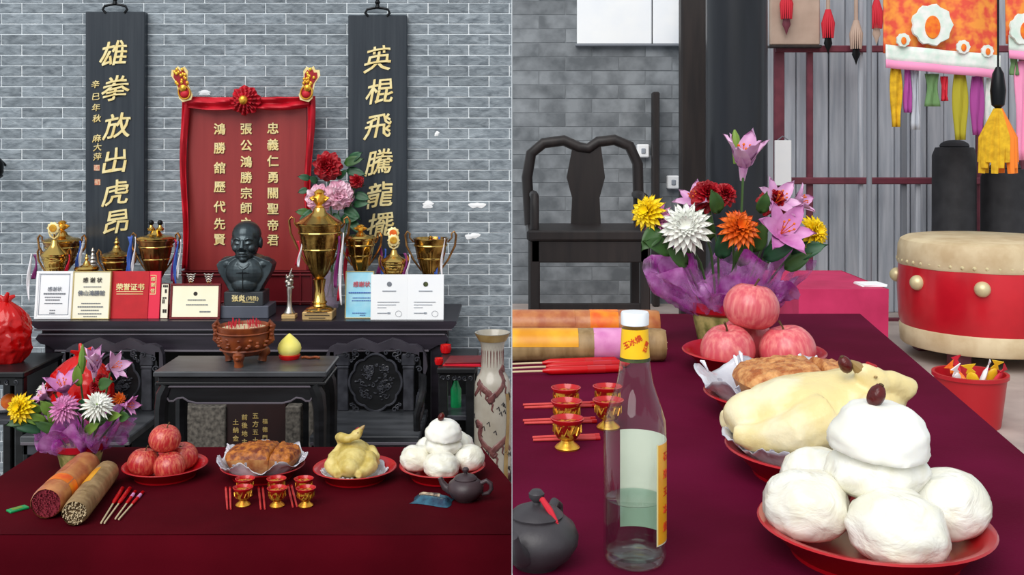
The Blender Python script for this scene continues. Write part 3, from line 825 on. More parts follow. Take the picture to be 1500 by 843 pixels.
def ribbon(t, x, y, z0, z1, m, w=.011, ph=0):
    def g(a, v):
        return (x + (a - .5) * w * (1 - .3 * math.sin(v * 5 + ph)) + .008 * math.sin(v * 4 + ph), y + .004 * math.sin(v * 6 + a * 3 + ph), z0 + (z1 - z0) * v)
    MB().grid(g, 4, 16).build('ribbon', m, t, solid=.0012)
def flower_badge(t, x, y, z, r, m='gold_bright'):
    n = 10
    b = MB()
    b.lathe([(0, -.004), (r, -.003), (r, .003), (r * .8, .005), (0, .006)], 30, Matrix.Translation((x, y, z)) @ Matrix.Rotation(PI / 2, 4, 'X'), fn=lambda a, z_, j: 1 + .10 * math.cos(a * n) if j in (1, 2) else 1)
    b.build('badge', 'gold_letter', t)
    MB().lathe([(0, 0), (r * .66, .0), (r * .6, .005), (r * .3, .006), (0, .004)], 24, Matrix.Translation((x, y - .004, z)) @ Matrix.Rotation(PI / 2, 4, 'X')).build('badge_centre', m, t)
def trophy(label, px, d, ytop, yrim, rpx, ycup, ystem, finial, body='gold_dark', lid=True, flute=14, handles=1.0, ribs=(), plate=False, lidm=None, rib_y=-.03):
    u = d / F
    t = thing('trophy_cup', label, 'trophy', (X(px, d), d, ZA), group=None)
    base = HY + (CZ - ZA) / u
    z = lambda y: (base - y) * u
    Rr = rpx * u
    zr, zc, zs = z(yrim), z(ycup), z(ystem)
    # plinth, stem
    MB().rbox(-Rr * .68, Rr * .68, -Rr * .6, Rr * .6, 0, zs * .45, .003).build('plinth', 'brass_plate' if plate else 'frame_red', t, smooth=False)
    MB().lathe([(Rr * .62, zs * .45), (Rr * .66, zs * .5), (Rr * .6, zs * .58), (Rr * .34, zs * .7), (Rr * .3, zs * .8), (Rr * .36, zs * .9), (Rr * .28, zs), (Rr * .22, (zs + zc) / 2), (Rr * .3, zc - .004), (Rr * .2, zc)], 28).build('stem', 'gold', t)
    prof = []
    for i in range(13):
        a = i / 12
        prof.append((Rr * (.2 + .8 * a ** .62), zc + (zr - zc) * a))
    prof += [(Rr * 1.04, zr + .002), (Rr * 1.04, zr + .006), (Rr * .95, zr + .006), (Rr * .88, zr - .01), (Rr * .5, zc + .3 * (zr - zc)), (0, zc + .15 * (zr - zc))]
    MB().lathe(prof, 56, fn=(lambda a, zz_, j: 1 + (.035 * math.cos(a * flute) if 1 < j < 10 else 0))).build('cup', body, t)
    b = MB()
    for f_ in (.86, .55): b.lathe([(Rr * (.2 + .8 * f_ ** .62) * 1.03 + .001, zc + (zr - zc) * f_ - .004), (Rr * (.2 + .8 * f_ ** .62) * 1.06 + .001, zc + (zr - zc) * f_), (Rr * (.2 + .8 * f_ ** .62) * 1.04 + .001, zc + (zr - zc) * f_ + .004)], 40, cap=False)
    b.build('cup_band', 'gold', t)
    zt = z(ytop)
    if lid:
        zl = zr + (zt - zr) * .48
        MB().lathe([(Rr * 1.08, zr + .006), (Rr * 1.1, zr + .011), (Rr * .92, zr + .02), (Rr * .62, zr + (zl - zr) * .5), (Rr * .34, zr + (zl - zr) * .72), (Rr * .24, zl), (Rr * .14, zl + .004), (0, zl + .005)], 36).build('lid', lidm or 'gold', t)
    else: zl = zr
    hh = zt - zl
    if finial == 'statue':
        b = MB()
        b.lathe([(.0, zl), (Rr * .2, zl + .002), (Rr * .12, zl + hh * .15), (Rr * .26, zl + hh * .3), (Rr * .3, zl + hh * .55), (Rr * .2, zl + hh * .72), (Rr * .24, zl + hh * .82), (Rr * .12, zl + hh * .97), (0, zl + hh)], 14, fn=lambda a, z_, j: 1 + .18 * math.sin(3 * a + j * 2))
        for sg in (-1, 1): b.tube([(sg * Rr * .22, 0, zl + hh * .6), (sg * Rr * .42, -.003, zl + hh * .5), (sg * Rr * .26, -.006, zl + hh * .4)], Rr * .07, 6)
        b.build('finial_figure', 'gold_bright', t)
    elif finial == 'flower':
        MB().tube([(0, 0, zl), (0, -.006, zl + hh * .5)], Rr * .09, 8).build('finial_stem', 'gold', t)
        b = MB()
        for sg in (-1, 1): b.tube([(0, -.004, zl + .1 * hh), (sg * Rr * .3, -.004, zl + hh * .25), (sg * Rr * .5, -.004, zl + hh * .55)], [Rr * .06, Rr * .1, Rr * .05], 6)
        b.build('finial_leaves', 'gold_letter', t)
        flower_badge(t, 0, -.012, zl + hh * .72, Rr * .5)
    elif finial == 'balls':
        for sg in (-1, 1):
            b = MB(); b.lathe([(Rr * .2, zl), (Rr * .24, zl + hh * .18), (Rr * .1, zl + hh * .35), (Rr * .08, zl + hh * .5), (0, zl + hh * .52)], 14, Matrix.Translation((sg * Rr * .26, 0, 0)))
            b.build('finial_cup', 'gold', t)
            MB().ell((sg * Rr * .26, 0, zl + hh * .72), Rr * .16, 12, 8).build('finial_ball', 'iron', t)
    else:
        b = MB().lathe([(Rr * .24, zl), (Rr * .2, zl + hh * .1), (Rr * .1, zl + hh * .22), (Rr * .2, zl + hh * .42), (Rr * .1, zl + hh * .6), (Rr * .12, zl + hh * .7), (0, zl + hh)], 14)
        b.build('finial', 'gold', t)
    if handles:
        for sg in (-1, 1):
            k = handles
            pts = [(sg * Rr * .55, 0, zc + (zr - zc) * .25), (sg * Rr * .95 * k, 0, zc + (zr - zc) * .5), (sg * Rr * 1.35 * k, 0, zc + (zr - zc) * .85), (sg * Rr * 1.42 * k, 0, zr + .02), (sg * Rr * 1.3 * k, 0, zr + .035), (sg * Rr * 1.16 * k, 0, zr + .026), (sg * Rr * 1.18 * k, 0, zr + .008), (sg * Rr * 1.0, 0, zr - .012)]
            MB().tube(pts, [.0035, .0045, .005, .005, .0045, .004, .0035, .0035], 8).build('handle', 'gold_rose', t)
    for (x, y0, y1, m, w, ph) in ribs:
        ribbon(t, (x - px) * u, rib_y - .006 * ph, z(y0), z(y1), m, w, ph)
    return t
trophy('gold trophy cup with a figure finial behind the framed white certificate', 91, 4.76, 323, 356, 25, 400, 430, 'statue', 'gold_rose',
       ribs=((120, 352, 395, 'ribbon_blue', .014, 1), (125, 352, 398, 'ribbon_white', .008, 2)))
trophy('gold trophy cup with a yellow flower badge on its lid', 80, 4.62, 327, 376, 17.5, 412, 436, 'flower', 'gold', flute=18, handles=1.0,
       ribs=((55, 372, 408, 'ribbon_purple', .014, 0), (50, 370, 440, 'ribbon_white', .010, 2), (104, 372, 404, 'ribbon_red', .010, 1)))
trophy('small gold trophy with a pointed lid behind the thank-you certificate', 127, 4.612, 371, 397, 16, 420, 440, 'spike', 'gold_dark', handles=0)
t = thing('pagoda_trophy', 'small silver pagoda-shaped trophy beside the black plaque', 'trophy', (X(136, 4.72), 4.72, ZA))
b = MB()
pr = [(.03, 0), (.034, .05), (.022, .08), (.024, .16), (.032, .17)]
MB().lathe(pr + [(0, .17)], 20).build('pedestal', 'gold_dark', t)
for j in range(6):
    z0 = .17 + .015 * j; r = .03 - .004 * j
    MB().lathe([(r * .6, z0), (r, z0 + .003), (r * .95, z0 + .006), (r * .5, z0 + .015)], 18).build('pagoda_tier', 'silver', t)
MB().lathe([(.006, .26), (.009, .268), (.004, .278), (0, .286)], 12).build('spire', 'silver', t)
trophy('gold trophy cup with a shallow conical lid before the black plaque', 171, 4.65, 346, 378, 21, 414, 436, 'spike', 'gold_rose', flute=20, lidm='gold_dark', handles=.95,
       ribs=((193, 346, 400, 'ribbon_blue', .016, 0), (200, 346, 404, 'ribbon_white', .008, 1), (196, 344, 402, 'ribbon_blue', .012, 2)))
trophy('large gold trophy cup with two dark-tipped finials beside the red board', 228, 4.66, 322, 353, 25, 412, 436, 'balls', 'gold_rose', flute=18, handles=1.0,
       ribs=((260, 350, 415, 'ribbon_red', .008, 0), (266, 350, 408, 'ribbon_white', .008, 1), (263, 352, 417, 'ribbon_blue', .010, 2), (258, 352, 411, 'ribbon_purple', .008, 1)))
tb = trophy('tallest gold trophy with a wide conical lid and figure finial before the peonies', 468, 4.53, 277, 330, 32, 408, 440, 'statue', 'gold_dark', flute=12, handles=.98, plate=True,
       ribs=((438, 352, 388, 'ribbon_red', .010, 0), (442, 350, 390, 'ribbon_white', .008, 1), (499, 345, 440, 'ribbon_red', .008, 0), (503, 340, 445, 'ribbon_white', .009, 2), (496, 345, 420, 'ribbon_purple', .012, 1)))
b = MB(); un = 4.53 / F
for j, (y, w) in enumerate(((451, 34), (455, 30), (459, 36), (463, 24))): b.box(-w / 2 * un, w / 2 * un, -.0602, -.0588, (466.3 - y) * un - .0006, (466.3 - y) * un + .0022)
stuff(b.build('engraved_lines', 'ink', tb, smooth=False))
trophy('gold trophy cup with a figure finial behind the blue certificate', 528, 4.64, 329, 352, 22, 402, 432, 'statue', 'gold', flute=10, handles=1.0, rib_y=.012,
       ribs=((556, 362, 402, 'ribbon_purple', .016, 0), (562, 365, 404, 'ribbon_blue', .010, 1), (508, 352, 420, 'ribbon_red', .012, 2)))
t8 = trophy('gold trophy with two flower badges stacked above its lid', 577, 4.57, 346, 386, 17, 412, 436, 'flower', 'gold', flute=16, handles=.9,
       ribs=((594, 370, 404, 'ribbon_purple', .012, 0), (599, 372, 408, 'ribbon_white', .007, 1)))
flower_badge(t8, -.004, .012, (463 - 341) * 4.57 / F, .025, 'petal_orange')
trophy('wide gold trophy bowl without a lid beside the bare brick wall', 631, 4.66, 345, 351, 25, 412, 436, 'none', 'gold_dark', lid=False, flute=24, handles=1.05,
       ribs=((636, 350, 400, 'ribbon_red', .012, 0), (642, 346, 402, 'ribbon_blue', .012, 1), (650, 348, 408, 'ribbon_white', .007, 2)))
# slim statuette
u = 4.53 / F
t = thing('statuette', 'slim silver and gold statuette trophy beside the tallest trophy', 'trophy', (X(424, 4.53), 4.53, ZA))
MB().rbox(-10 * u, 10 * u, -.025, .025, 0, .018, .002).build('base', 'brass_plate', t, smooth=False)
MB().lathe([(.022, .018), (.024, .024), (.016, .035), (.011, .05), (.009, .09), (.012, .125), (.01, .135), (0, .137)], 20).build('column', 'silver', t)
b = MB()
for j in range(9):
    a = j * 2.4; z0 = .132 + .006 * j
    b.ell((.010 * math.cos(a), .008 * math.sin(a), z0), (.011, .008, .009), 8, 6)
b.tube([(0, 0, .16), (.004, -.003, .19), (.012, -.004, .215)], [.008, .006, .002], 6); b.tube([(0, 0, .15), (-.013, -.003, .175), (-.012, -.003, .188)], [.006, .005, .002], 6)
remesh(b, 'figure', 'silver', t, .0022, 1)
for px in (280, 306):
    t = thing('gilt_ornament', 'small silver-gilt openwork ornament standing behind the yellow certificate', 'ornament', (X(px, 4.6), 4.6, ZA), group='silver-gilt ornaments')
    MB().lathe([(.018, 0), (.02, .01), (.008, .03), (.007, .13), (.014, .14), (0, .145)], 16).build('pedestal', 'gold_dark', t)
    for z0, w in ((.148, .010), (.158, .013), (.168, .017), (.178, .020)):
        b = MB(); b.tube([(-w, 0, z0 + .004), (-w * .5, -.004, z0 - .002), (0, -.005, z0 + .002), (w * .5, -.004, z0 - .002), (w, 0, z0 + .004)], .0032, 6)
        b.build('openwork_bar', 'silver', t)

# certificates
def leaf_print(t, bars, u, px, base, m, y=-.0035):
    b = MB(); rnd = random.Random(len(bars))
    for x0, x1, yy, h in bars:                                   # rows of print too fine to read
        x = x0
        while x < x1:
            w = min(rnd.uniform(1.2, 2.6), x1 - x)
            b.box((x - px) * u, (x + w - px) * u, y, y + .002, (base - yy - h / 2) * u, (base - yy + h / 2) * u); x += w + .7
    return stuff(b.build('print_rows', m, t, smooth=False))
def certificate(name, label, px0, px1, py0, d, frame, fw, paper, cat='certificate', tilt=8, thick=.012):
    u = d / F; base = HY + (CZ - ZA) / u; px = (px0 + px1) / 2
    t = thing(name, label, cat, (X(px, d), d, ZA))
    w = (px1 - px0) / 2 * u; h = (base - py0) * u
    t.rotation_euler = (R(-tilt), 0, 0)
    if frame:
        f = fw * u
        for (a0, a1, c0, c1) in ((-w, w, 0, f), (-w, w, h - f, h), (-w, -w + f, f, h - f), (w - f, w, f, h - f)):
            MB().rbox(a0, a1, -.004, thick, c0, c1, .0015).build('frame_strip', frame, t, smooth=False)
        MB().box(-w + f, w - f, -.001, thick - .002, f, h - f).build('sheet', paper, t, smooth=False)
    else:
        MB().rbox(-w, w, -.002, thick, 0, h, .001).build('cover', paper, t, smooth=False)
    return t, u, px, base
def put(t, u, px, base, body, x, y, size, m, **kw):
    return text(body, size * u, m, t, ((x - px) * u, kw.pop('dy', -.0042), (base - y) * u), **kw)
D1 = 4.5
c1 = certificate('framed_certificate', 'white certificate with a thin grey border in a white frame', 50, 104, 398, D1, 'paper', 4, 'paper')
put(*c1, '感谢状', 78, 424, 7, 'ink_gray'); leaf_print(c1[0], [(62, 94, 431, 2), (64, 88, 436, 1.4), (65, 86, 440, 1.4), (64, 90, 445, 1.4), (72, 80, 455, 1.2), (72, 80, 459, 1.2)], *c1[1:], 'ink_gray')
b = MB(); t, u, px, base = c1
for x0, x1, y0, y1 in ((55.5, 99.5, 402.5, 403.3), (55.5, 99.5, 461, 461.8), (55.5, 56.3, 402.5, 461.8), (98.7, 99.5, 402.5, 461.8)): b.box((x0 - px) * u, (x1 - px) * u, -.0025, -.0008, (base - y1) * u, (base - y0) * u)
b.build('border_line', 'frame_gray', t, smooth=False)
c2 = certificate('framed_certificate', 'cream thank-you certificate with ornate gold border beside the red folder', 104, 160, 398, D1 - .003, 'frame_gold', 1.6, 'paper_cream')
put(*c2, '感 谢 状', 133, 411, 8, 'ink', bold=.01); put(*c2, '佛山鴻勝館', 132, 430, 8, 'ink_gray', bold=.015)
leaf_print(c2[0], [(120, 146, 421, 1.2), (118, 146, 445, 1.6), (113, 150, 450, 1.6), (118, 144, 455, 1.4), (114, 148, 460, 1.4), (122, 142, 464, 1.2)], *c2[1:], 'ink_gray')
c3 = certificate('certificate_folder', 'red honour certificate folder with gold title beside the cream certificate', 161, 216, 398, D1 + .012, None, 0, 'folder_red')
put(*c3, '荣誉证书', 189, 421, 10.5, 'gold_letter', bold=.02, dy=-.0035)
b = MB(); t, u, px, base = c3
for y in (427.5, 431): b.box((169 - px) * u, (208 - px) * u, -.0035, 0, (base - y - .8) * u, (base - y) * u)
b.build('gold_rule', 'gold_letter', t, smooth=False)
c4 = certificate('thank_you_folder', 'bright pink-red folder with a vertical gold-framed title beside the red folder', 216, 233, 398, D1 + .016, None, 0, 'folder_pink')
for ch, y in zip('感谢信', (409.5, 418, 426.5)): put(*c4, ch, 222, y, 6.5, 'gold_letter', bold=.015, dy=-.0035)
b = MB(); t, u, px, base = c4
for x0, x1, y0, y1 in ((218, 226.5, 403.6, 404.6), (218, 226.5, 431, 432), (225.8, 226.8, 403.6, 432)): b.box((x0 - px) * u, (x1 - px) * u, -.0035, 0, (base - y1) * u, (base - y0) * u)
b.build('gold_rule', 'gold_letter', t, smooth=False)
c5 = certificate('narrow_certificate', 'narrow cream card between the pink folder and the yellow certificate', 234, 246, 416, D1 + .02, 'frame_red', .8, 'paper_cream')
leaf_print(c5[0], [(237, 244, 420, 3), (240, 243, 427, 5), (237, 243, 437, 2), (237, 240, 442, 6), (238, 244, 456, 5)], *c5[1:], 'ink')
c6 = certificate('framed_certificate', 'pale yellow certificate in a dark red frame beside the bust', 248, 322, 416, D1 - .002, 'frame_red', 3.4, 'paper_yellow')
t, u, px, base = c6
MB().lathe([(0, 0), (3 * u, 0), (3 * u, .001), (0, .0015)], 20, Matrix.Translation((0, -.001, (base - 431) * u)) @ Matrix.Rotation(PI / 2, 4, 'X')).build('emblem', 'ink', t)
leaf_print(t, [(274, 300, 440, 1.3), (272, 304, 447, 1.2), (292, 308, 457, 2)], u, px, base, 'ink_gray')
c7 = certificate('framed_certificate', 'pale blue certificate with gold edge behind the white open certificate', 505, 547, 398, D1 + .02, 'frame_gold', 1.5, 'paper_blue')
put(*c7, '感謝状', 529, 417, 8.5, 'ink_red', bold=.015, dy=-.0045)
leaf_print(c7[0], [(510, 544, 429.5, 2), (516, 542, 437, 1), (515, 543, 441, 1), (516, 536, 459, 1), (527, 535, 462, 1)], *c7[1:], 'ribbon_blue')
t = thing('open_certificate', 'white open certificate booklet with two pages of small print and round stamps', 'certificate', (X(596.5, D1 - .01), D1 - .01, ZA))
t.rotation_euler = (R(-7), 0, 0)
u = (D1 - .01) / F; base = HY + (CZ - ZA) / u; px = 596.5
for sg, x0, x1, rot in ((-1, 543, 596.5, R(4)), (1, 596.5, 650, R(-4))):
    Mr = rotm('Z', rot * .6)
    pg = MB().rbox((x0 - px) * u, (x1 - px) * u, -.002, .004, -.0005, (base - 403) * u, .001, Mr).build('page', 'paper', t, smooth=False)
    xc = (x0 + x1) / 2
    b = MB().lathe([(0, 0), (3.6 * u, 0), (3.6 * u, .001), (0, .002)], 20, Mr @ Matrix.Translation(((xc - px) * u, -.003, (base - 417) * u)) @ Matrix.Rotation(PI / 2, 4, 'X'))
    b.build('emblem', 'ink_gray' if sg < 0 else 'label_green', pg)
    q = text('荣誉证书', 6.2 * u, 'ink_gray', pg, ((xc - px) * u, -.0045, (base - 433) * u), extrude=.0004); q.rotation_euler = (0, 0, rot * .6)
    b = MB()
    for (a, e, y, h) in ((-10, 10, 427, 1.4), (-17, 15, 443, .7), (-17, 10, 447, .7), (-17, -4, 451, .7), (-17, 0, 459, 1), (-2, 2, 459, 2.5)):
        b.box((xc + a - px) * u, (xc + e - px) * u, -.0042, -.001, (base - y - h / 2) * u, (base - y + h / 2) * u, Mr)
    stuff(b.build('print_rows', 'frame_gray', pg, smooth=False))
    b = MB(); b.tube([((xc + 14 - px + 4.5 * math.cos(a)) * u, -.0042, (base - 460 + 4.2 * math.sin(a)) * u) for a in [2 * PI * i / 24 for i in range(25)]], .0006, 4, Mr)
    b.build('stamp', 'ink_gray', pg)

# incense burner, peach candle, beads on the small table
d = 3.76; u = d / F
t = thing('incense_burner', 'carved brown wooden incense burner on three feet', 'incense burner', (X(357, d), d, ZS + .003), s=.93)
base = HY + (CZ - ZS) / u
z = lambda y: (base - y) * u / .93
MB().lathe([(0, z(521)), (.06, z(520)), (.076, z(514)), (.09, z(503)), (.096, z(494)), (.094, z(487)), (.098, z(482)), (.1, z(478)), (.094, z(477)), (.088, z(482)), (.086, z(490)), (0, z(492))], 40).build('bowl', 'burner', t)
b = MB(); b.lathe([(.099, z(488.5)), (.103, z(487)), (.099, z(485.5))], 40, cap=False); b.lathe([(.084, z(513.5)), (.09, z(512)), (.086, z(510))], 40, cap=False); b.build('rim_band', 'burner', t)
MB().lathe([(.09, z(482)), (0, z(480))], 30).build('ash', 'stick_tan', t)
for i in range(3):
    a = -PI / 2 + i * 2 * PI / 3
    cx, cy = .062 * math.cos(a), .062 * math.sin(a)
    b = MB()
    b.tube([(cx * .9, cy * .9, z(512)), (cx * 1.25, cy * 1.25, z(519)), (cx * 1.2, cy * 1.2, z(527)), (cx * 1.15, cy * 1.15, 0)], [.024, .023, .016, .018], 10)
    b.ell((cx * 1.35, cy * 1.35, z(519)), (.02, .012, .02), 10, 8); b.ell((cx * 1.52, cy * 1.52, z(521)), (.008, .008, .008), 8, 6)
    b.build('foot', 'burner', t)
for sg in (-1, 1):
    pts = [(sg * .086, 0, z(507)), (sg * .108, 0, z(498)), (sg * .104, 0, z(488)), (sg * .112, 0, z(478)), (sg * .1, 0, z(472)), (sg * .094, 0, z(478))]
    b = MB(); b.tube(pts, [.008, .012, .011, .011, .009, .006], 8)
    for j in range(4): b.ell((sg * (.104 + .004 * (j % 2)), -.006, z(497 - 6 * j)), (.009, .009, .007), 8, 6)
    b.build('dragon_handle', 'burner', t)
b = MB(); rnd = random.Random(2)
for i in range(9):
    a = -PI + i * PI / 8
    for j in range(4): b.ell((.095 * math.cos(a) + rnd.uniform(-.01, .01), .095 * math.sin(a) + .004, z(499 + rnd.uniform(-6, 7))), (.009, .006, .006), 8, 6)
stuff(b.build('carved_relief', 'burner', t))
b = MB()
for i in range(46):
    a, r = rnd.uniform(0, 2 * PI), .07 * math.sqrt(rnd.random()); x, y = r * math.cos(a), r * math.sin(a)
    b.tube([(x, y, z(482)), (x + rnd.uniform(-.004, .004), y, z(rnd.uniform(468, 476)))], .0013, 5)
stuff(b.build('incense_stubs', 'incense_red', t))
p = on(424, 526, ZS)
t = thing('peach_candle', 'yellow peach-shaped candle on a red dish beside the incense burner', 'candle', p, s=.93)
MB().lathe([(0, 0), (.036, 0), (.04, .006), (.042, .016), (.036, .018), (0, .012)], 28).build('dish', 'red_gloss', t)
MB().lathe([(0, .012), (.03, .013), (.042, .026), (.046, .042), (.042, .058), (.030, .074), (.016, .087), (.006, .096), (0, .1)], 28, fn=lambda a, z_, j: 1 - .06 * math.exp(-((a - 4.5) / .25) ** 2)).build('peach_wax', 'peach', t)
p = on(455, 526, ZS)
t = thing('bead_strand', 'short strand of reddish beads lying beside the peach candle', 'beads', p)
for i in range(12): MB().ell((-.03 + .0055 * i, .006 * math.sin(i * .9), .005), .005, 8, 6).build('bead', 'burner', t)
# ------------------------------------------------------------------ flowers
def petal_mesh(L, W, curl=.5, cup=.3, tip=.5, nu=5, nv=7, ruffle=0):
    """petal along +x from the origin, rising with curl"""
    v = []; f = []
    for j in range(nv):
        t_ = j / (nv - 1)
        w = W * (math.sin(PI * (t_ ** .75) * (.97 if tip else .8)) ** .7 if t_ < 1 else (0.0 if tip else .45)) + W * .10 * (1 - t_)
        for i in range(nu):
            a = (i / (nu - 1) - .5) * 2
            v.append((L * t_ * (1 - .08 * a * a), w * a * .5, curl * L * (t_ - t_ * t_ * 1.1) + cup * W * a * a * .5 + ruffle * math.sin(a * 5 + t_ * 6) * t_))
    for j in range(nv - 1):
        for i in range(nu - 1): f.append((j * nu + i, j * nu + i + 1, (j + 1) * nu + i + 1, (j + 1) * nu + i))
    return v, f
def bloom_matrix(p, direction):
    return Matrix.Translation(p) @ Vector((0, 0, 1)).rotation_difference(Vector(direction).normalized()).to_matrix().to_4x4()
def chrysanthemum(t, p, dirn, r, m, core='petal_yellow', layers=5, n=16, w=.22):
    b = MB(); M = bloom_matrix(p, dirn)
    for l in range(layers):
        k = l / max(1, layers - 1)
        pt = petal_mesh(r * (1 - .45 * k), r * w, .35, .5)
        for i in range(n - l):
            a = 2 * PI * i / (n - l) + l * .35 + random.uniform(-.06, .06)
            b.add(*pt, M @ Matrix.Rotation(a, 4, 'Z') @ Matrix.Translation((.06 * r, 0, .05 * r * l)) @ Matrix.Rotation(-R(-8 + 62 * k + random.uniform(-7, 7)), 4, 'Y'))
    o = b.build('flower_head', m, t, weld=False)
    MB().ell((0, 0, .1 * r), (.22 * r, .22 * r, .16 * r), 12, 8, M).build('flower_core', core, o)
    return o
def lily(t, p, dirn, r, m='petal_lily', open_=50):
    M = bloom_matrix(p, dirn)
    b = MB(); b.tube([(0, 0, -.25 * r), (0, 0, .1 * r)], [.06 * r, .12 * r], 8, M); o = b.build('flower_head', m, t)
    for i in range(6):
        a = i * PI / 3
        pt = petal_mesh(r * (1.1 if i % 2 else 1), r * (.5 if i % 2 else .4), .1, .35)
        MB().add(*pt, M @ Matrix.Rotation(a, 4, 'Z') @ Matrix.Rotation(-R(88 - open_ + 6 * (i % 2)), 4, 'Y')).build('petal', m, o, weld=False)
    b = MB()
    for i in range(6):
        a = i * PI / 3 + .5
        b.tube([M @ Vector((0, 0, .05 * r)), M @ Vector((.16 * r * math.cos(a), .16 * r * math.sin(a), .6 * r))], .012 * r, 5); b.ell(M @ Vector((.16 * r * math.cos(a), .16 * r * math.sin(a), .62 * r)), .035 * r, 6, 5)
    b.build('stamens', 'petal_orange', o)
    return o
def peony(t, p, dirn, r, m):
    b = MB(); M = bloom_matrix(p, dirn)
    rnd = random.Random(int(r * 1e5))
    for l in range(8):
        k = l / 7; n = 11 - l
        for i in range(n):
            pt = petal_mesh(r * (1.0 - .42 * k) * rnd.uniform(.9, 1.1), r * .66 * rnd.uniform(.8, 1.15), .5, .35, 0, 5, 6, r * .05)
            a = 2 * PI * i / n + l * .41
            b.add(*pt, M @ Matrix.Rotation(a, 4, 'Z') @ Matrix.Translation((.04 * r, 0, .06 * r * l)) @ Matrix.Rotation(-R(-12 + 92 * k + rnd.uniform(-9, 9)), 4, 'Y'))
    return b.build('flower_head', m, t, weld=False)
def leaf(t, p, dirn, L, W, m='leaf', curl=.3):
    dv = Vector(dirn).normalized()
    side = dv.cross(Vector((0, -1, .35))).normalized(); up = side.cross(dv).normalized()
    M = Matrix((dv, side, up)).transposed().to_4x4(); M.translation = p
    return MB().add(*petal_mesh(L, W, curl, .25), M).build('leaf', m, t, weld=False, solid=.0006)
def stem(t, p0, p1, r=.003, m='stem_green'):
    p0, p1 = Vector(p0), Vector(p1); mid = (p0 + p1) / 2 + Vector((.01, 0, .01))
    return MB().tube([p0, mid, p1], r, 6).build('stem', m, t)
# silk peonies in a glass vase behind the tallest trophy
d = 4.79; u = d / F
t = thing('peony_arrangement', 'red and pink silk peonies with green leaves in a glass vase', 'flowers', (X(482, d), d, ZA))
base = HY + (CZ - ZA) / u
def q(px, py, dy=0): return Vector(((px - 482) * u, dy, (base - py) * u))
MB().lathe([(0, 0), (.04, 0), (.044, .02), (.04, .08), (.034, .13), (.042, .17), (.039, .17), (.031, .13), (.037, .08), (.04, .02), (0, .01)], 28).build('vase', 'film_clear', t)
peony(t, q(482, 244, -.03), (-.05, -1, .15), .069, 'petal_red')
peony(t, q(469, 290, -.03), (-.25, -1, -.05), .062, 'petal_peony_pink')
peony(t, q(499, 285, -.035), (.2, -1, .05), .068, 'petal_peony_pink')
peony(t, q(524, 265, -.03), (.4, -1, .1), .035, 'petal_red')
for (x, y) in ((482, 250), (470, 292), (499, 288), (523, 266)): stem(t, q(x, y, -.02), (random.uniform(-.02, .02), 0, .05))
for x, y, dx, dz, L, W in ((505, 240, 1, .25, .1, .045), (512, 236, .8, .5, .08, .04), (508, 250, 1, -.2, .1, .04), (515, 275, 1, .2, .07, .03), (520, 285, 1, -.3, .08, .04), (505, 305, .9, -.6, .1, .045), (490, 312, .4, -1, .09, .04),
                           (455, 262, -1, .2, .06, .03), (452, 278, -1, -.3, .05, .03), (462, 308, -.7, -.6, .1, .04), (455, 312, -1, .1, .07, .035), (500, 322, .8, .1, .1, .045), (512, 322, .6, -.6, .1, .04), (478, 315, -.2, -1, .1, .04), (495, 262, .7, .6, .07, .03), (465, 268, -.6, .6, .05, .03), (518, 300, 1, .1, .08, .035)):
    leaf(t, q(x, y, -.01), (dx, -.25, dz), L, W, random.choice(('leaf_dark', 'leaf_dark', 'leaf')))

def bouquet_base(t, R0, H0, Rw, Hw, seed, film='film_purple'):
    """foam-filled red pot wrapped in flared purple film"""
    MB().lathe([(0, 0), (R0 * .72, 0), (R0 * .78, H0 * .05), (R0 * .95, H0 * .75), (R0 * .93, H0 * .78), (0, H0 * .78)], 28).build('pot', 'pot_print', t)
    MB().lathe([(R0 * .97, H0 * .7), (R0 * 1.06, H0 * .76), (R0 * 1.1, H0), (R0 * 1.0, H0 * 1.0), (R0 * .93, H0 * .8)], 28, cap=False).build('pot_band', 'pot_red', t)
    rnd = random.Random(seed)
    for layer in range(2):
        k = 1 - .22 * layer
        def g(a, v, layer=layer, k=k):
            an = 2 * PI * a
            r = R0 * .9 + (Rw * k - R0 * .9) * v ** .8
            r *= 1 + .13 * math.sin(an * 7 + layer + seed) * v + .05 * math.sin(an * 17 + seed) * v
            return (r * math.cos(an), r * math.sin(an) * .8, H0 * .75 + Hw * v * (.75 + .35 * layer) + .03 * math.sin(an * 5 + seed) * v + .014 * math.sin(an * 13 + v * 7))
        MB().grid(g, 90, 12, closed=True).build('film_wrap', film, t)
    b = MB()
    for i in range(16):
        an = rnd.uniform(0, 2 * PI); r = Rw * rnd.uniform(.5, .85)
        b.ell((r * math.cos(an), r * math.sin(an) * .8, H0 * .8 + Hw * rnd.uniform(.15, .6)), (.018, .014, .02), 10, 8, fn=lambda dv: 1 + .3 * nz(dv, 3, i))
    stuff(b.build('film_crumples', film, t))
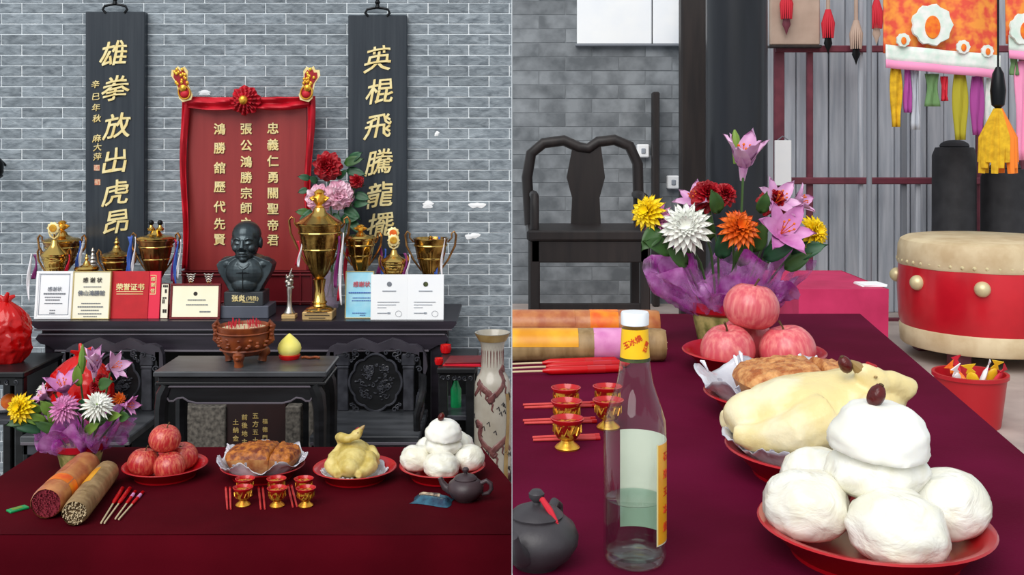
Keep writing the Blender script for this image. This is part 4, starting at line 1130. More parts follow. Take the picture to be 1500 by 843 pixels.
# ------------------------------------------------------------------ offerings: builders used on both tables
def tablecloth(label, cs, zt, zf, m, fold=.012, seed=0):
    """cloth over a table with corners cs (back-left, back-right, front-right, front-left), hanging to the floor"""
    c = [Vector((x, y, 0)) for x, y in cs]
    t = thing('tablecloth', label, 'tablecloth', (sum(p.x for p in c) / 4, sum(p.y for p in c) / 4, zf))
    o = t.location.copy()
    def top(a, v):
        p = c[0].lerp(c[1], a).lerp(c[3].lerp(c[2], a), v)
        return (p.x - o.x, p.y - o.y, zt - zf - .0002 + .0006 * math.sin(p.x * 9 + seed + 3 * math.sin(p.y * 2)) * math.sin(p.y * 7 + p.x * 2))
    MB().grid(top, 60, 60).build('cloth_top', m, t)
    per = []
    for i in range(4):
        p, q = c[i], c[(i + 1) % 4]; n = max(12, int((q - p).length / .02))
        per += [p.lerp(q, j / n) for j in range(n)]
    cen = sum(c, Vector()) / 4; n = len(per)
    nor = []
    for i in range(n):
        tg = per[(i + 3) % n] - per[i - 3]; nv = Vector((-tg.y, tg.x, 0)).normalized()
        if nv.dot(per[i] - cen) < 0: nv = -nv
        nor.append(nv)
    rows = 14; v = []
    for j in range(rows):
        k = j / (rows - 1)
        for i in range(n):
            if j == 0: p = per[i] - nor[i] * .006; z = zt - .0008
            elif j == 1: p = per[i] + nor[i] * .002; z = zt - .004
            else:
                w = fold * min(1, (k - .05) * 2.2) * (math.sin(i * .30 + seed + 1.5 * math.sin(i * .05)) + .4 * math.sin(i * .77))
                p = per[i] + nor[i] * (.008 + .02 * k + w); z = zt - .004 - (zt - zf - .012) * (k - 1 / (rows - 1)) / (1 - 1 / (rows - 1))
            v.append((p.x - o.x, p.y - o.y, z - zf))
    f = [(j * n + i, j * n + (i + 1) % n, (j + 1) * n + (i + 1) % n, (j + 1) * n + i) for j in range(rows - 1) for i in range(n)]
    MB().add(v, f).build('cloth_skirt', m, t, ang=80)
    return t
def plate(label, p, Rr, m='plate_red', group='red plastic plates of offerings'):
    t = thing('red_plate', label, 'plate', p, group=group)
    h = Rr * .3
    MB().lathe([(0, 0), (Rr * .66, 0), (Rr * .7, .002), (Rr * .93, h * .86), (Rr * .985, h * .9), (Rr, h * .95), (Rr * .985, h), (Rr * .93, h * .97), (Rr * .88, h * .84), (Rr * .66, .006), (Rr * .6, .005), (0, .005)], 56).build('dish_body', m, t)
    MB().lathe([(Rr * .66, 0), (Rr * .71, -.0005), (Rr * .72, .005), (Rr * .69, .004)], 48, cap=False).build('foot_ring', m, t)
    return t
APPLE = {}
def apple_mesh():
    pr = []
    for i in range(19):
        a = PI * i / 18
        r = math.sin(a) * (1 + .06 * math.cos(a)); z = -.9 * math.cos(a)
        z += .28 * math.exp(-(r / .3) ** 2) * (-1 if z > 0 else .7)
        pr.append((max(r, 0), z))
    return MB().lathe(pr, 28, fn=lambda a, z, j: 1 + .02 * math.sin(2 * a + 1) + .02 * math.cos(5 * a) * (z < -.3)).mesh('apple_flesh')
def apple(label, p, r, m='apple', rz=0, tilt=(0, 0), group=None, sh=1.02):
    if 'me' not in APPLE: APPLE['me'] = apple_mesh()
    t = thing('apple', label, 'apple', p, group=group)
    t.rotation_euler = (tilt[0], tilt[1], rz)
    me = APPLE['me'].copy(); o = place('apple_flesh', me, m, t); o.scale = (r, r, r)
    MB().tube([(0, 0, .6 * r), (.04 * r, 0, (.6 + sh) / 2 * r), (.14 * r, 0, sh * r)], [.05 * r, .035 * r, .05 * r], 6).build('stem', 'stem_brown', t)
    return t
def bun(label, p, r, h, seed, m='bun', tilt=(0, 0), group='steamed buns', sq=1.0):
    t = thing('steamed_bun', label, 'bun', p, group=group)
    t.rotation_euler = (tilt[0], tilt[1], seed * 1.3)
    b = MB(); nu, nv = 44, 22
    def g(a, v):
        an = 2 * PI * a
        th = PI * v
        rr = math.sin(th) ** .72; zz = (1 - math.cos(th)) / 2
        zz = zz ** 1.12
        if m == 'bun':                                   # flat-bottomed dome
            rr, zz = (v / .22, .015) if v < .22 else (math.cos((v - .22) / .78 * PI / 2) ** .62, .03 + .97 * math.sin((v - .22) / .78 * PI / 2))
            if v >= 1: rr = 0
        d = (math.cos(an) * rr, math.sin(an) * rr, zz * 1.6)
        k = 1 + .08 * nz(d, 1.7, seed) + .05 * nz(d, 4.1, seed) + (.03 * (abs(nz((d[0] + .4 * d[2], d[1] * 2.2, d[2]), 3.4, seed)) ** .6) if m == 'bun_wrapped' else 0) + (.035 * math.sin(an * 6 + seed + 3 * v) * v * (1 - v) * 2 if m == 'bun_wrapped' else 0) - .05 * abs(nz(d, 2.6, seed + 9)) ** .5
        return (r * rr * k * math.cos(an), r * sq * rr * k * math.sin(an), h * zz * (1 + .06 * nz(d, 2.3, seed + 3)))
    b.grid(g, nu, nv, closed=True).build('dough', m, t, ang=80)
    return t
def jujube(label, p, s=1, tilt=(.3, .3)):
    t = thing('jujube', label, 'date', p); t.rotation_euler = (tilt[0], tilt[1], .4)
    MB().ell((0, 0, .013 * s), (.0095 * s, .0095 * s, .0135 * s), 18, 12, fn=lambda d: 1 + .07 * nz(d, 4, 2) + .04 * nz(d, 10, 1)).build('date_flesh', 'jujube', t)
    MB().ell((0, 0, .0265 * s), (.003 * s, .003 * s, .0015 * s), 8, 6).build('stem_scar', 'stem_brown', t)
    return t
def bun_plate(p, Rr, where, s, names, rz=0):
    P = Vector(p); rot = Matrix.Rotation(rz, 3, 'Z')
    plate('red plate piled with white steamed buns %s' % where, P, Rr)
    for i, (x, y, z, r, h) in enumerate(((.0, -.074, .022, .058, .078), (-.088, -.008, .026, .052, .078), (.089, -.006, .026, .050, .078), (-.048, .078, .030, .046, .076), (.050, .080, .030, .047, .092))):
        bun('cling-wrapped bottom bun %s' % names[i], P + rot @ Vector((x, y, z)) * s, r * s, h * s, i + 1, 'bun_wrapped', (-y * .8, x * .8), 'bottom buns %s' % where)
    bun('lumpy middle bun of the stack %s' % where, P + rot @ Vector((.002, 0, .072)) * s, .060 * s, .064 * s, 8, 'bun_wrapped')
    bun('smooth domed top bun of the stack %s' % where, P + rot @ Vector((.004, -.004, .1275)) * s, .062 * s, .060 * s, 11, 'bun', (R(3), R(-5)))
    jujube('dark red jujube topping the bun stack %s' % where, P + rot @ Vector((-.008, -.014, .1855)) * s, 1.1 * s)
def foil_sheet(label, p, Rp, size, seed, lift=.02):
    """crumpled sheet lying in a plate of radius Rp, its edge flaring over the rim"""
    t = thing('foil_wrap', label, 'wrapping', p)
    h = Rp * .3
    def inner(r):                                        # the plate's own inside
        k = r / Rp
        if k < .66: return .006
        if k < .88: return .006 + (h * .84 - .006) * (k - .66) / .22
        if k < .985: return h * (.84 + .16 * (k - .88) / .105)
        return h
    def g(a, v):
        an = 2 * PI * a; r = Rp * size * v * (1 + .035 * math.sin(an * 5 + seed) * v + .03 * math.sin(an * 11 + 2 * seed) * v)
        d3 = (math.cos(an) * v * 3, math.sin(an) * v * 3, seed)
        w = max(0, v - .62) / .38
        z = inner(r) + .0012 + .0012 * abs(nz(d3, 3)) + w * (.010 * abs(nz(d3, 2)) + .007 * abs(nz(d3, 5, 2))) + lift * w ** 2 * (.6 + .4 * math.sin(an * 7 + seed))
        return (r * math.cos(an), r * math.sin(an), z)
    MB().grid(g, 110, 24, closed=True).build('sheet', 'foil', t, ang=25, solid=.0008)
    b = MB(); rnd = random.Random(seed)
    for i in range(16):
        a = rnd.random()
        q0, q1 = Vector(g(a, .90)), Vector(g(a, 1.0)); n = Vector((0, 0, (.006 + .006 * rnd.random()) * (1 if size > 1.02 else .25)))
        b.tube([q0 + n * .3, q0.lerp(q1, .6) + n, q1 + n * .6], [.001, .004, .0015], 5, flat=.4)
    stuff(b.build('crumpled_edge', 'foil', t))
    return t
def pork(label, p, L, W, H, m, rz=0):
    t = thing('roast_pork', label, 'meat', p, rz)
    rnd = random.Random(4)
    def slab(x0, x1, nm, seed):
        def g(a, v):                                    # crackled dome
            x = x0 + (x1 - x0) * a; y = -W / 2 + W * v
            e = min(1, min(a, 1 - a) * 9, min(v, 1 - v) * 9) ** .5
            z = H * (.62 + .38 * math.cos(x / L * 2.2) * math.cos((v - .5) * 1.8)) * (.78 + .22 * e)
            z += .004 * nz((x * 60, y * 60, seed), 1) * e + .003 * nz((x * 160, y * 160, seed), 1) * e
            sh = (1 + .04 * nz((x * 8, y * 8, 3), 1)) * (1 - .16 * (2 * x / L) ** 2 * (2 * y / W) ** 2)
            return (x * sh, y * sh, z)
        MB().grid(g, 44, 44).build(nm, m, t, ang=60)
        b = MB(); n = 40
        ring = [g(i / n, 0) for i in range(n)] + [g(1, i / n) for i in range(n)] + [g(1 - i / n, 1) for i in range(n)] + [g(0, 1 - i / n) for i in range(n)]
        k = len(ring); v = list(ring)
        for sc, zf_ in ((.93, .62), (.78, .28), (.60, .0)): v += [(x * sc, y * sc, z * zf_) for x, y, z in ring]
        f = [(r_ * k + i, r_ * k + (i + 1) % k, (r_ + 1) * k + (i + 1) % k, (r_ + 1) * k + i) for r_ in range(3) for i in range(k)] + [tuple(range(3 * k, 4 * k))]
        b.add(v, f).build('meat_side', 'pork_side', t)
    slab(-L / 2, L * .16, 'crackling', 1); slab(L * .168, L / 2, 'crackling', 5)
    return t
def chicken(label, p, m, rz, neck, head_dir, s=1):
    t = thing('boiled_chicken', label, 'chicken', p, rz, s=s)
    b = MB()
    b.ell((0, 0, .056), (.105, .066, .052), 28, 18); b.ell((.045, 0, .066), (.066, .060, .048), 24, 16); b.ell((-.085, 0, .052), (.04, .036, .034), 18, 12)
    for sg in (-1, 1):
        b.tube([(-.005, sg * .052, .062), (-.05, sg * .066, .047), (-.09, sg * .05, .036), (-.118, sg * .036, .038)], [.034, .030, .018, .012], 12)      # thigh
        b.tube([(-.112, sg * .036, .036), (-.07, sg * .03, .016), (-.045, sg * .028, .014)], [.012, .009, .007], 8)
        b.tube([(.055, sg * .054, .078), (.02, sg * .076, .06), (-.02, sg * .074, .05)], [.02, .019, .012], 10)      # wing
        b.tube([(-.02, sg * .074, .05), (.03, sg * .082, .036), (.06, sg * .074, .034)], [.012, .012, .007], 8)
    b.tube([Vector(q) for q in neck], [.028] + [.018] * (len(neck) - 3) + [.015, .014], 12)
    h = Vector(neck[-1]); hd = Vector(head_dir).normalized()
    b.ell(h, .0195, 14, 10); b.tube([h - hd * .010, h + hd * .008, h + hd * .022, h + hd * .032], [.012, .017, .012, .006], 12)
    remesh(b, 'body', m, t, .0034, 5, lambda c: .0022 * nz(c, 45) + .0022 * nz(c, 22, 3))
    side = hd.cross(Vector((0, 0, 1))).normalized()
    for sg in (-1, 1): MB().ell(h + hd * .010 + side * .0165 * sg + Vector((0, 0, .004)), (.0026, .0026, .0016), 8, 6).build('eye', 'glaze_ochre', t)
    MB().tube([h + hd * .028, h + hd * .036, h + hd * .044], [.008, .006, .002], 8).build('beak', 'glaze_ochre', t)
    MB().tube([h - hd * .012 + Vector((0, 0, .012)), h + Vector((0, 0, .0185)), h + hd * .014 + Vector((0, 0, .015))], [.003, .0045, .003], 6).build('comb', 'petal_red', t)
    return h + hd * .044
CUP = {}
def wine_cup(label, p, rz=0, group='red and gold wine cups'):
    if CUP.get('side') == SIDE[0]:
        return copy_tree(CUP['o'], None, label=label, location=p, rotation_euler=(0, 0, rz), group=group)
    t = thing('wine_cup', label, 'cup', p, rz, group)
    MB().lathe([(0, 0), (.0185, 0), (.02, .003), (.0175, .006), (.011, .011), (.0095, .014), (.011, .016)], 28).build('foot', 'gold_bright', t)
    MB().lathe([(.009, .015), (.016, .018), (.0205, .025), (.0215, .035), (.0225, .042)], 32, fn=lambda a, z, j: 1 + (.02 * math.sin(a * 9 + j * 2) if 0 < j < 4 else 0)).build('bowl', 'cup_pattern', t)
    MB().lathe([(.0225, .042), (.0262, .047), (.0268, .049), (.025, .0495), (.021, .043), (.019, .03), (0, .024)], 32, cap=False).build('lining', 'cup_red', t)
    b = MB()
    for i in range(7):
        a = i * 2 * PI / 7
        b.tube([(.0222 * math.cos(a + k * .22), .0222 * math.sin(a + k * .22), .026 + .010 * (k % 2) + .001 * k) for k in range(4)], .0012, 5)
    stuff(b.build('gilt_scroll', 'gold_bright', t))
    CUP['side'] = SIDE[0]; CUP['o'] = t
    return t
def stick(name, label, cat, p, q, r, m, group=None, z=.004):
    p, q = Vector(p), Vector(q); c = (p + q) / 2
    t = thing(name, label, cat, (c.x, c.y, p.z), group=group)
    d = (q - p) / 2; d.z = 0; up = Vector((0, 0, r))
    MB().tube([-d + up, d * .2 + up, d + up], [r * .7, r, r], 8).build('shaft', m, t)
    MB().tube([d * .86 + up, d + up], r * 1.12, 8).build('handle_end', 'cup_red', t)
    return t
def teapot(label, p, r, rz, m, tassel=False):
    t = thing('clay_teapot', label, 'teapot', p, rz, s=r / .05)
    MB().lathe([(0, 0), (.026, 0), (.028, .003), (.04, .012), (.049, .026), (.05, .036), (.045, .048), (.035, .056), (.028, .059)], 40).build('body', m, t)
    MB().lathe([(.031, .0575), (.032, .0605), (.026, .066), (.014, .071), (0, .073)], 36).build('lid', m, t)
    MB().lathe([(.005, .071), (.0045, .075), (.009, .08), (.0095, .085), (.006, .089), (0, .09)], 18).build('knob', m, t)
    MB().tube([(-.042, 0, .026), (-.058, 0, .034), (-.066, 0, .046), (-.071, 0, .058)], [.013, .0105, .008, .0065], 14).build('spout', m, t)
    MB().tube([(.043, 0, .048), (.058, 0, .056), (.07, 0, .048), (.072, 0, .034), (.064, 0, .022), (.046, 0, .018)], [.006, .006, .0062, .006, .0055, .005], 12).build('handle', m, t)
    if tassel:
        MB().tube([(0, 0, .079), (-.004, -.009, .08), (-.008, -.02, .07), (-.01, -.03, .058)], [.0025, .0034, .004, .002], 8).build('tassel_cord', 'tassel_red', t)
        MB().tube([(-.01, -.03, .058), (-.0105, -.036, .048)], [.0012, .001], 5).build('tassel_thread', 'tassel_red', t)
    return t
def incense_bundle(label, p, q, r, wrap, end, seed, band='incense_label'):
    p, q = Vector(p), Vector(q); c = (p + q) / 2; ax_ = (q - p); L = ax_.length
    t = thing('incense_bundle', label, 'incense', (c.x, c.y, p.z), math.atan2(ax_.y, ax_.x), 'incense bundles')
    M = Matrix.Translation((-L / 2, 0, r)) @ Matrix.Rotation(PI / 2, 4, 'Y')
    MB().lathe([(r * .9, .0), (r * .97, .006), (r, .03), (r, L - .03), (r * .96, L - .006), (r * .88, L)], 36, M, fn=lambda a, z, j: 1 + .012 * math.sin(a * 22 + seed) + .01 * math.sin(a * 5 + z * 20), cap=False).build('wrapper', wrap, t)
    MB().lathe([(0, .008), (r * .93, .008)], 32, M, cap=False).build('end_disc', end, t); MB().lathe([(0, L - .008), (r * .93, L - .008)], 32, M, cap=False).build('end_disc', end, t)
    b = MB(); rnd = random.Random(seed)
    for i in range(150):
        a, rr = rnd.uniform(0, 6.283), r * .86 * math.sqrt(rnd.random())
        b.tube([M @ Vector((rr * math.cos(a), rr * math.sin(a), -.002 + rnd.uniform(0, .006))), M @ Vector((rr * math.cos(a), rr * math.sin(a), .02))], .0015, 5)
    stuff(b.build('stick_ends', 'stick_tan' if seed % 2 == 0 else 'stick_maroon', t))
    MB().lathe([(r * 1.012, L * .22), (r * 1.016, L * .23), (r * 1.016, L * .36), (r * 1.012, L * .37)], 36, M, cap=False).build('paper_band', band, t)
    def lab(a, v):
        an = PI * .75 + (a - .5) * 1.5; rr = r * 1.02
        return M @ Vector((rr * math.cos(an), rr * math.sin(an), L * (.45 + .35 * v)))
    MB().grid(lab, 10, 10).build('printed_label', 'incense_wrap' if seed % 2 else 'label_gold', t)
    return t
def candle_stick(label, p, q, fr, r, group):
    p, q = Vector(p), Vector(q); c = (p + q) / 2
    t = thing('candle_stick', label, 'candle', (c.x, c.y, p.z), group=group)
    d = (q - p) / 2; d.z = 0; up = Vector((0, 0, r)); m = -d + 2 * d * fr
    MB().tube([-d + up, m + up], .0022, 6).build('stick', 'stick_tan', t)
    MB().tube([m + up, m + d * .12 + up, d * .95 + up, d + up], [.003, r, r, r * .4], 10).build('wax', 'red_gloss', t)
    MB().tube([d * .5 + up, d * .75 + up], r * 1.06, 10).build('wax_band', 'petal_pink' if r < .005 else 'cup_red', t)
    return t

# ------------------------------------------------------------------ left table
ZT = .75
tablecloth('dark crimson velvet tablecloth over the offering table before the altar', [(-1.475, 3.34), (-.095, 3.34), (.10, 2.60), (-1.475, 2.60)], ZT, 0, 'velvet', seed=1)
def plate_at(px, pyrim, rpx, z):
    d = 3.0
    for _ in range(6): Rr = rpx * d / F; p = on(px, pyrim, z + Rr * .3); d = p.y
    return Vector((p.x, p.y, z)), Rr
P, Rr = plate_at(242, 679.5, 61, ZT)
plate('red plate holding four red apples beside the flower pot', P, Rr)
ra = .0455
for lb, x, y, z, rz in (('red apple resting in the plate against the incense bundles side', -.058, -.008, 0, .3), ('streaked red apple resting at the front of the apple plate', .027, -.044, 0, 2), ('red apple resting at the back of the apple plate', .034, .048, 0, 4), ('red apple balanced on top of the other apples', .0, -.002, .0662, 1)):
    apple(lb, P + Vector((x, y, .006 + ra * .82 + z)), ra, 'apple', rz, (R(8) if z else R(-4), R(6)), 'red apples on the plate', 1.02 if z or x < 0 else .70)
P, Rr = plate_at(385, 679.5, 61, ZT)
plate('red plate under the roast pork and its foil', P, Rr)
foil_sheet('crumpled silvery foil under the roast pork', P, Rr, 1.06, 2, lift=.030)
pork('golden crackling roast pork slab with one deep cut', P + Vector((0, .008, .0095)), .212, .140, .082, 'pork', R(-3))
P, Rr = plate_at(520, 683, 61, ZT)
plate('red plate under the boiled chicken', P, Rr)
foil_sheet('crumpled clear wrap under the boiled chicken', P, Rr, .80, 3, lift=.003)
jp = chicken('whole pale yellow boiled chicken with its head raised', P + Vector((-.006, .005, .0075)), 'chicken', R(90), [(.05, .03, .085), (.06, .05, .108), (.04, .055, .126), (.01, .04, .132), (.0, .012, .132), (.0, -.012, .146)], (.0, -.66, .75), .8)
P, Rr = plate_at(648, 680, 63, ZT)
bun_plate(P, Rr, 'beside the small clay teapot', Rr / .14, ['right behind the brown clay teapot', 'on the chicken side of its plate', 'on the vase side of its plate', 'at the altar end on the chicken side', 'at the altar end on the vase side'])
# cups, chopsticks
for lb, px, py in (('red and gold wine cup at the front beside the first chopsticks', 356, 741), ('red and gold wine cup at the front between chopstick pairs', 406, 742), ('red and gold wine cup at the front beside the slanted chopsticks', 448, 742),
                   ('red and gold wine cup in the back row behind the first cup', 359, 727.5), ('red and gold wine cup in the back row behind the middle cup', 405, 727.5), ('red and gold wine cup in the back row behind the last cup', 445, 727.5)):
    wine_cup(lb, on(px, py, ZT), random.uniform(0, 6))
for i, (a, c) in enumerate((((331, 717), (333, 748)), ((337, 717), (338, 748)), ((379, 717), (382, 748)), ((385, 717), (388, 748)), ((422, 714), (429, 745)), ((427, 714), (435, 744)))):
    stick('chopstick', ('pinkish-red chopstick lying beside the first wine cup', 'pinkish-red chopstick lying between the first two wine cups', 'slanted pinkish-red chopstick lying before the last wine cup')[i // 2], 'chopstick', on(*c, ZT), on(*a, ZT), .0033, 'chopstick', 'chopsticks on the altar cloth')
teapot('small brown clay teapot beside the tea packet', on(682, 733, ZT), .049, R(-8), 'clay')
t = thing('tea_packet', 'crumpled blue foil tea packet lying beside the clay teapot', 'packet', on(634, 735, ZT), R(-16))
def g(a, v):
    x = (a - .5) * .108; y = (v - .5) * .072
    e = min(1, min(a, 1 - a) * 7) * min(1, min(v, 1 - v) * 5)
    return (x + .004 * math.sin(v * 6), y + .004 * math.sin(a * 5), .001 + .012 * e * (1 + .5 * nz((a * 4, v * 4, 1), 1)))
MB().grid(g, 20, 14).build('foil_pouch', 'tea_packet', t, ang=80)
def g2(a, v):
    q = Vector(g(.12 + .55 * a, .45 + .5 * v)); q.z += .001; return q
MB().grid(g2, 12, 8).build('printed_panel', 'packet_print', t)
# incense, lighter, candles
incense_bundle('wrapped bundle of maroon incense with an orange band', on(67, 762, ZT), on(127, 703, ZT), .041, 'incense_wrap', 'stick_maroon', 1)
incense_bundle('wrapped bundle of tan incense sticks beside the red candles', on(109, 772, ZT), on(158, 708, ZT), .033, 'incense_tan', 'stem_brown', 2, 'incense_tan')
t = thing('lighter_packet', 'small flat bright green packet beside the incense', 'packet', on(26, 748, ZT), R(50))
MB().rbox(-.025, .025, -.013, .013, 0, .006, .0015).build('packet_body', 'lighter', t, smooth=False); MB().rbox(-.015, .012, -.008, .008, .006, .0066, .0002).build('packet_print', 'leaf_light', t, smooth=False)
for a, c in (((148, 770), (180, 718)), ((153, 770), (191, 718)), ((169, 763), (199, 722)), ((174, 764), (210, 723))):
    candle_stick('red candle on a thin stick lying beside the incense bundles' if a[0] < 160 else 'slimmer red candle on a thin stick lying toward the apples', on(*a, ZT), on(*c, ZT), .52, .0058 if a[0] < 160 else .0045, 'red candles on sticks')
# bouquet
d = 3.12; u = d / F
pb = on(118, 684, ZT); d = pb.y; u = d / F
t = thing('flower_bouquet', 'mixed bouquet of lilies and chrysanthemums in a film-wrapped red pot', 'flowers', pb)
bouquet_base(t, .07, .075, .15, .085, 3)
base = 684
def q(px, py, dy=0): return Vector(((px - 118) * u, dy, (base - py) * u))
chrysanthemum(t, q(47, 590, -.07), (-.25, -1, .35), .047, 'petal_yellow', n=15, w=.3)
chrysanthemum(t, q(30, 594, -.02), (-.8, -.5, .2), .034, 'petal_orange', n=14)
chrysanthemum(t, q(158, 586, -.08), (.2, -.75, .7), .052, 'petal_white', 'leaf_light', n=18, w=.17)
chrysanthemum(t, q(113, 588, -.09), (0, -.8, .55), .048, 'petal_pink', 'petal_pink', n=17, w=.2)
lily(t, q(142, 545, -.02), (.12, -.35, 1), .082, 'petal_lily', 22)
lily(t, q(104, 572, -.04), (-.05, -.5, 1), .075, 'petal_lily_deep', 45)
lily(t, q(162, 540, 0), (.75, -.35, .35), .06, 'petal_lily', 55)
lily(t, q(186, 590, -.03), (.9, -.3, .05), .05, 'petal_lily_deep', 40)
lily(t, q(76, 580, -.03), (-.6, -.5, .55), .045, 'petal_lily', 50)
for x, y, r in ((80, 566, .026), (143, 566, .022), (150, 556, .02)): peony(t, q(x, y, -.01), (-.1, -.8, .6), r, 'petal_red')
chrysanthemum(t, q(66, 573, .0), (-.2, -.6, .8), .03, 'petal_white', n=12)
chrysanthemum(t, q(178, 582, -.02), (.5, -.7, .4), .022, 'petal_orange', n=12)
MB().tube([q(119, 548), q(120, 535), q(121, 520), q(121, 505)], [.006, .012, .011, .002], 8).build('lily_bud', 'leaf_light', t)
for x, y in ((47, 595), (158, 592), (113, 594), (142, 552), (104, 580), (165, 545), (186, 594), (76, 585), (121, 548), (82, 570), (146, 566)): stem(t, q(x, y, -.02), ((x - 118) * u * .3, 0, .06))
for x, y, dx, dz, L, W in ((126, 560, .1, 1, .08, .03), (155, 560, .8, .3, .06, .035), (60, 605, -.8, -.2, .08, .03), (80, 612, -.7, .3, .08, .03), (95, 615, -.3, .9, .06, .03), (75, 625, -1, .3, .09, .025), (60, 622, -1, .4, .07, .03), (140, 610, .3, .8, .06, .03), (150, 615, .8, .5, .07, .03), (165, 605, 1, .2, .06, .028), (90, 600, -.5, .7, .06, .035), (130, 600, .2, .9, .06, .03), (185, 605, .8, .1, .04, .03), (100, 628, -.6, .4, .09, .03), (135, 628, .6, .4, .08, .03), (70, 600, -.4, .7, .06, .03), (148, 598, .6, -.2, .06, .03), (110, 615, 0, 1, .06, .028)):
    leaf(t, q(x, y, -.05), (dx, -.35, dz), L, W, random.choice(('leaf', 'leaf_dark', 'leaf', 'leaf_light')))
# ------------------------------------------------------------------ right set: the offering table seen along its length, hall behind
SIDE[0] = 'R'
Z0, ZB = .48, 1.23                      # floor and table top of this place
b = MB().box(.002, 7.5, .5, 8.4, Z0 - .48, Z0); struct(b.build('floor', 'floor_pale', smooth=False))
brick_wall('wall_rear', 8.0, 750.4, 1010, (-60, 555), 20.5, 78, .006, lambda a, e, y: -10 < y < 455, 'wall_gray', 'mortar_dim', xoff=0)
DP = 7.6; s = DP / F
w = struct(MB().box(X(1005, DP), X(1800, DP), DP + .04, DP + .2, Z0, Z(-60, DP)).build('wall_planked', 'plank_gray', smooth=False))
pw = 24 * s
me = MB().rbox(-pw / 2 + .004, pw / 2 - .004, 0, .04, Z0, Z(-60, DP), .006).mesh('plank', smooth=False); me.materials.append(MATS['plank_gray'])
for i in range(27): place('plank', me, None, w, loc=(X(1130 + 24 * i, DP), DP - .01 * (i % 3 == 1), 0))
d = 7.2; s = d / F
MB_ = MB().rbox(X(998, d), X(1036, d), d, d + .12, Z0, Z(-60, d), .01); struct(MB_.build('trim_1', 'door_dark', smooth=False))
d = 7.9; struct(MB().rbox(X(955, d), X(965, d), d - .06, d + .05, Z0, Z(135, d), .01).build('trim_2', 'door_dark', smooth=False))
t = thing('round_pillar', 'thick round black lacquered pillar behind the lilies', 'pillar', (X(1079, 6.4), 6.4, Z0))
MB().lathe([(.184, .12), (.184, 2.4)], 40).build('shaft', 'pillar_black', t)
MB().lathe([(.25, 0), (.26, .04), (.24, .09), (.2, .12), (.184, .14)], 40).build('stone_base', 'granite', t)
t = thing('white_board', 'white board fixed high on the grey brick wall', 'board', at(923, 65, 7.978))
s = 7.97 / F
MB().rbox(-78 * s, 31 * s, -.03, .02, 0, 90 * s, .006).build('panel', 'paper', t, smooth=False); MB().rbox(33 * s, 78 * s, -.03, .02, 0, 90 * s, .006).build('panel', 'paper', t, smooth=False)
MB().rbox(-80 * s, 80 * s, -.035, .02, -3 * s, 0, .004).build('lower_frame', 'ink_gray', t, smooth=False)
for px, py in ((942, 222), (986, 268)):  # white boxes added in place of small bright spots of light
    t = thing('light_spot', 'small white switch box on the dark door frame' if px > 960 else 'small white switch box on the grey brick wall', 'switch', at(px, py + 9, 7.9505))
    MB().rbox(-.045, .045, -.02, .05, 0, .1, .008).build('box', 'paper', t, smooth=False); MB().rbox(-.016, .016, -.028, -.018, .03, .07, .004).build('front_block', 'frame_gray', t, smooth=False)

# dark armchair by the wall
d = 6.6; s = d / F
t = thing('wooden_armchair', 'dark wooden armchair with a curved top rail against the grey wall', 'chair', (X(856, d), d, Z0))
def q(px): return (px - 856) * s
def zz(py): return Z(py, d) - Z0
pts = [(q(776), 0, zz(330)), (q(772), 0, zz(260)), (q(778), 0, zz(225)), (q(796), 0, zz(210)), (q(826), 0, zz(206)), (q(848), 0, zz(216)), (q(862), 0, zz(218)), (q(876), 0, zz(208)), (q(900), 0, zz(205)), (q(922), 0, zz(214)), (q(934), 0, zz(240)), (q(936), 0, zz(330))]
MB().tube(pts, .034, 10).build('back_frame', 'door_dark', t)
MB().prism([(q(836), zz(330)), (q(838), zz(290)), (q(830), zz(260)), (q(838), zz(218)), (q(880), zz(214)), (q(886), zz(260)), (q(878), zz(290)), (q(880), zz(330))], -.015, .015).build('splat', 'door_dark', t, smooth=False)
MB().rbox(q(770), q(942), -.5, .05, zz(342), zz(328), .01).build('seat', 'door_dark', t, smooth=False)
MB().rbox(q(776), q(936), -.48, -.44, zz(372), zz(342), .006).build('apron', 'door_dark', t, smooth=False)
for x in (774, 924):
    for y in (-.48, .0): MB().rbox(q(x), q(x + 14), y, y + .05, 0, zz(342), .006).build('leg', 'door_dark', t, smooth=False)
    MB().tube([(q(x + 7), 0, zz(285)), (q(x + 7), -.2, zz(283)), (q(x + 7), -.42, zz(284)), (q(x + 7), -.45, zz(300)), (q(x + 7), -.44, zz(335))], .026, 10).build('armrest', 'door_dark', t)
MB().rbox(q(780), q(932), -.47, -.44, zz(440), zz(428), .005).build('stretcher', 'door_dark', t, smooth=False)

# gate with red rails
d = 7.25; s = d / F
t = thing('barred_gate', 'gate of maroon and grey bars before the pale planked wall', 'gate', (X(1300, d), d, Z0))
def q(px): return (px - 1300) * s
def zz(py): return Z(py, d) - Z0
for x, w, m in ((1142, 15, 'rail_red'), (1187, 9, 'rail_red'), (1262, 6, 'plank_gray'), (1325, 8, 'ink_gray'), (1346, 7, 'plank_gray'), (1437, 9, 'rail_red'), (1500, 9, 'rail_red'), (1560, 9, 'rail_red')):
    MB().rbox(q(x - w / 2), q(x + w / 2), 0, .04, 0, zz(-60), .006).build('bar', m, t, smooth=False)
for y in (-45, 72, 265, 470): MB().rbox(q(1135), q(1570), -.03, .0, zz(y + 5), zz(y - 5), .006).build('rail', 'rail_red', t, smooth=False)
t = thing('white_notice', 'plain white notice card hanging on the barred gate', 'notice', at(1147, 272, 7.209))
MB().rbox(-12 * s, 12 * s, -.006, .012, 0, 66 * s, .003).build('card', 'paper', t, smooth=False); MB().tube([(-8 * s, 0, 66 * s), (0, .01, 72 * s), (8 * s, 0, 66 * s)], .004, 6).build('string', 'ink_gray', t)
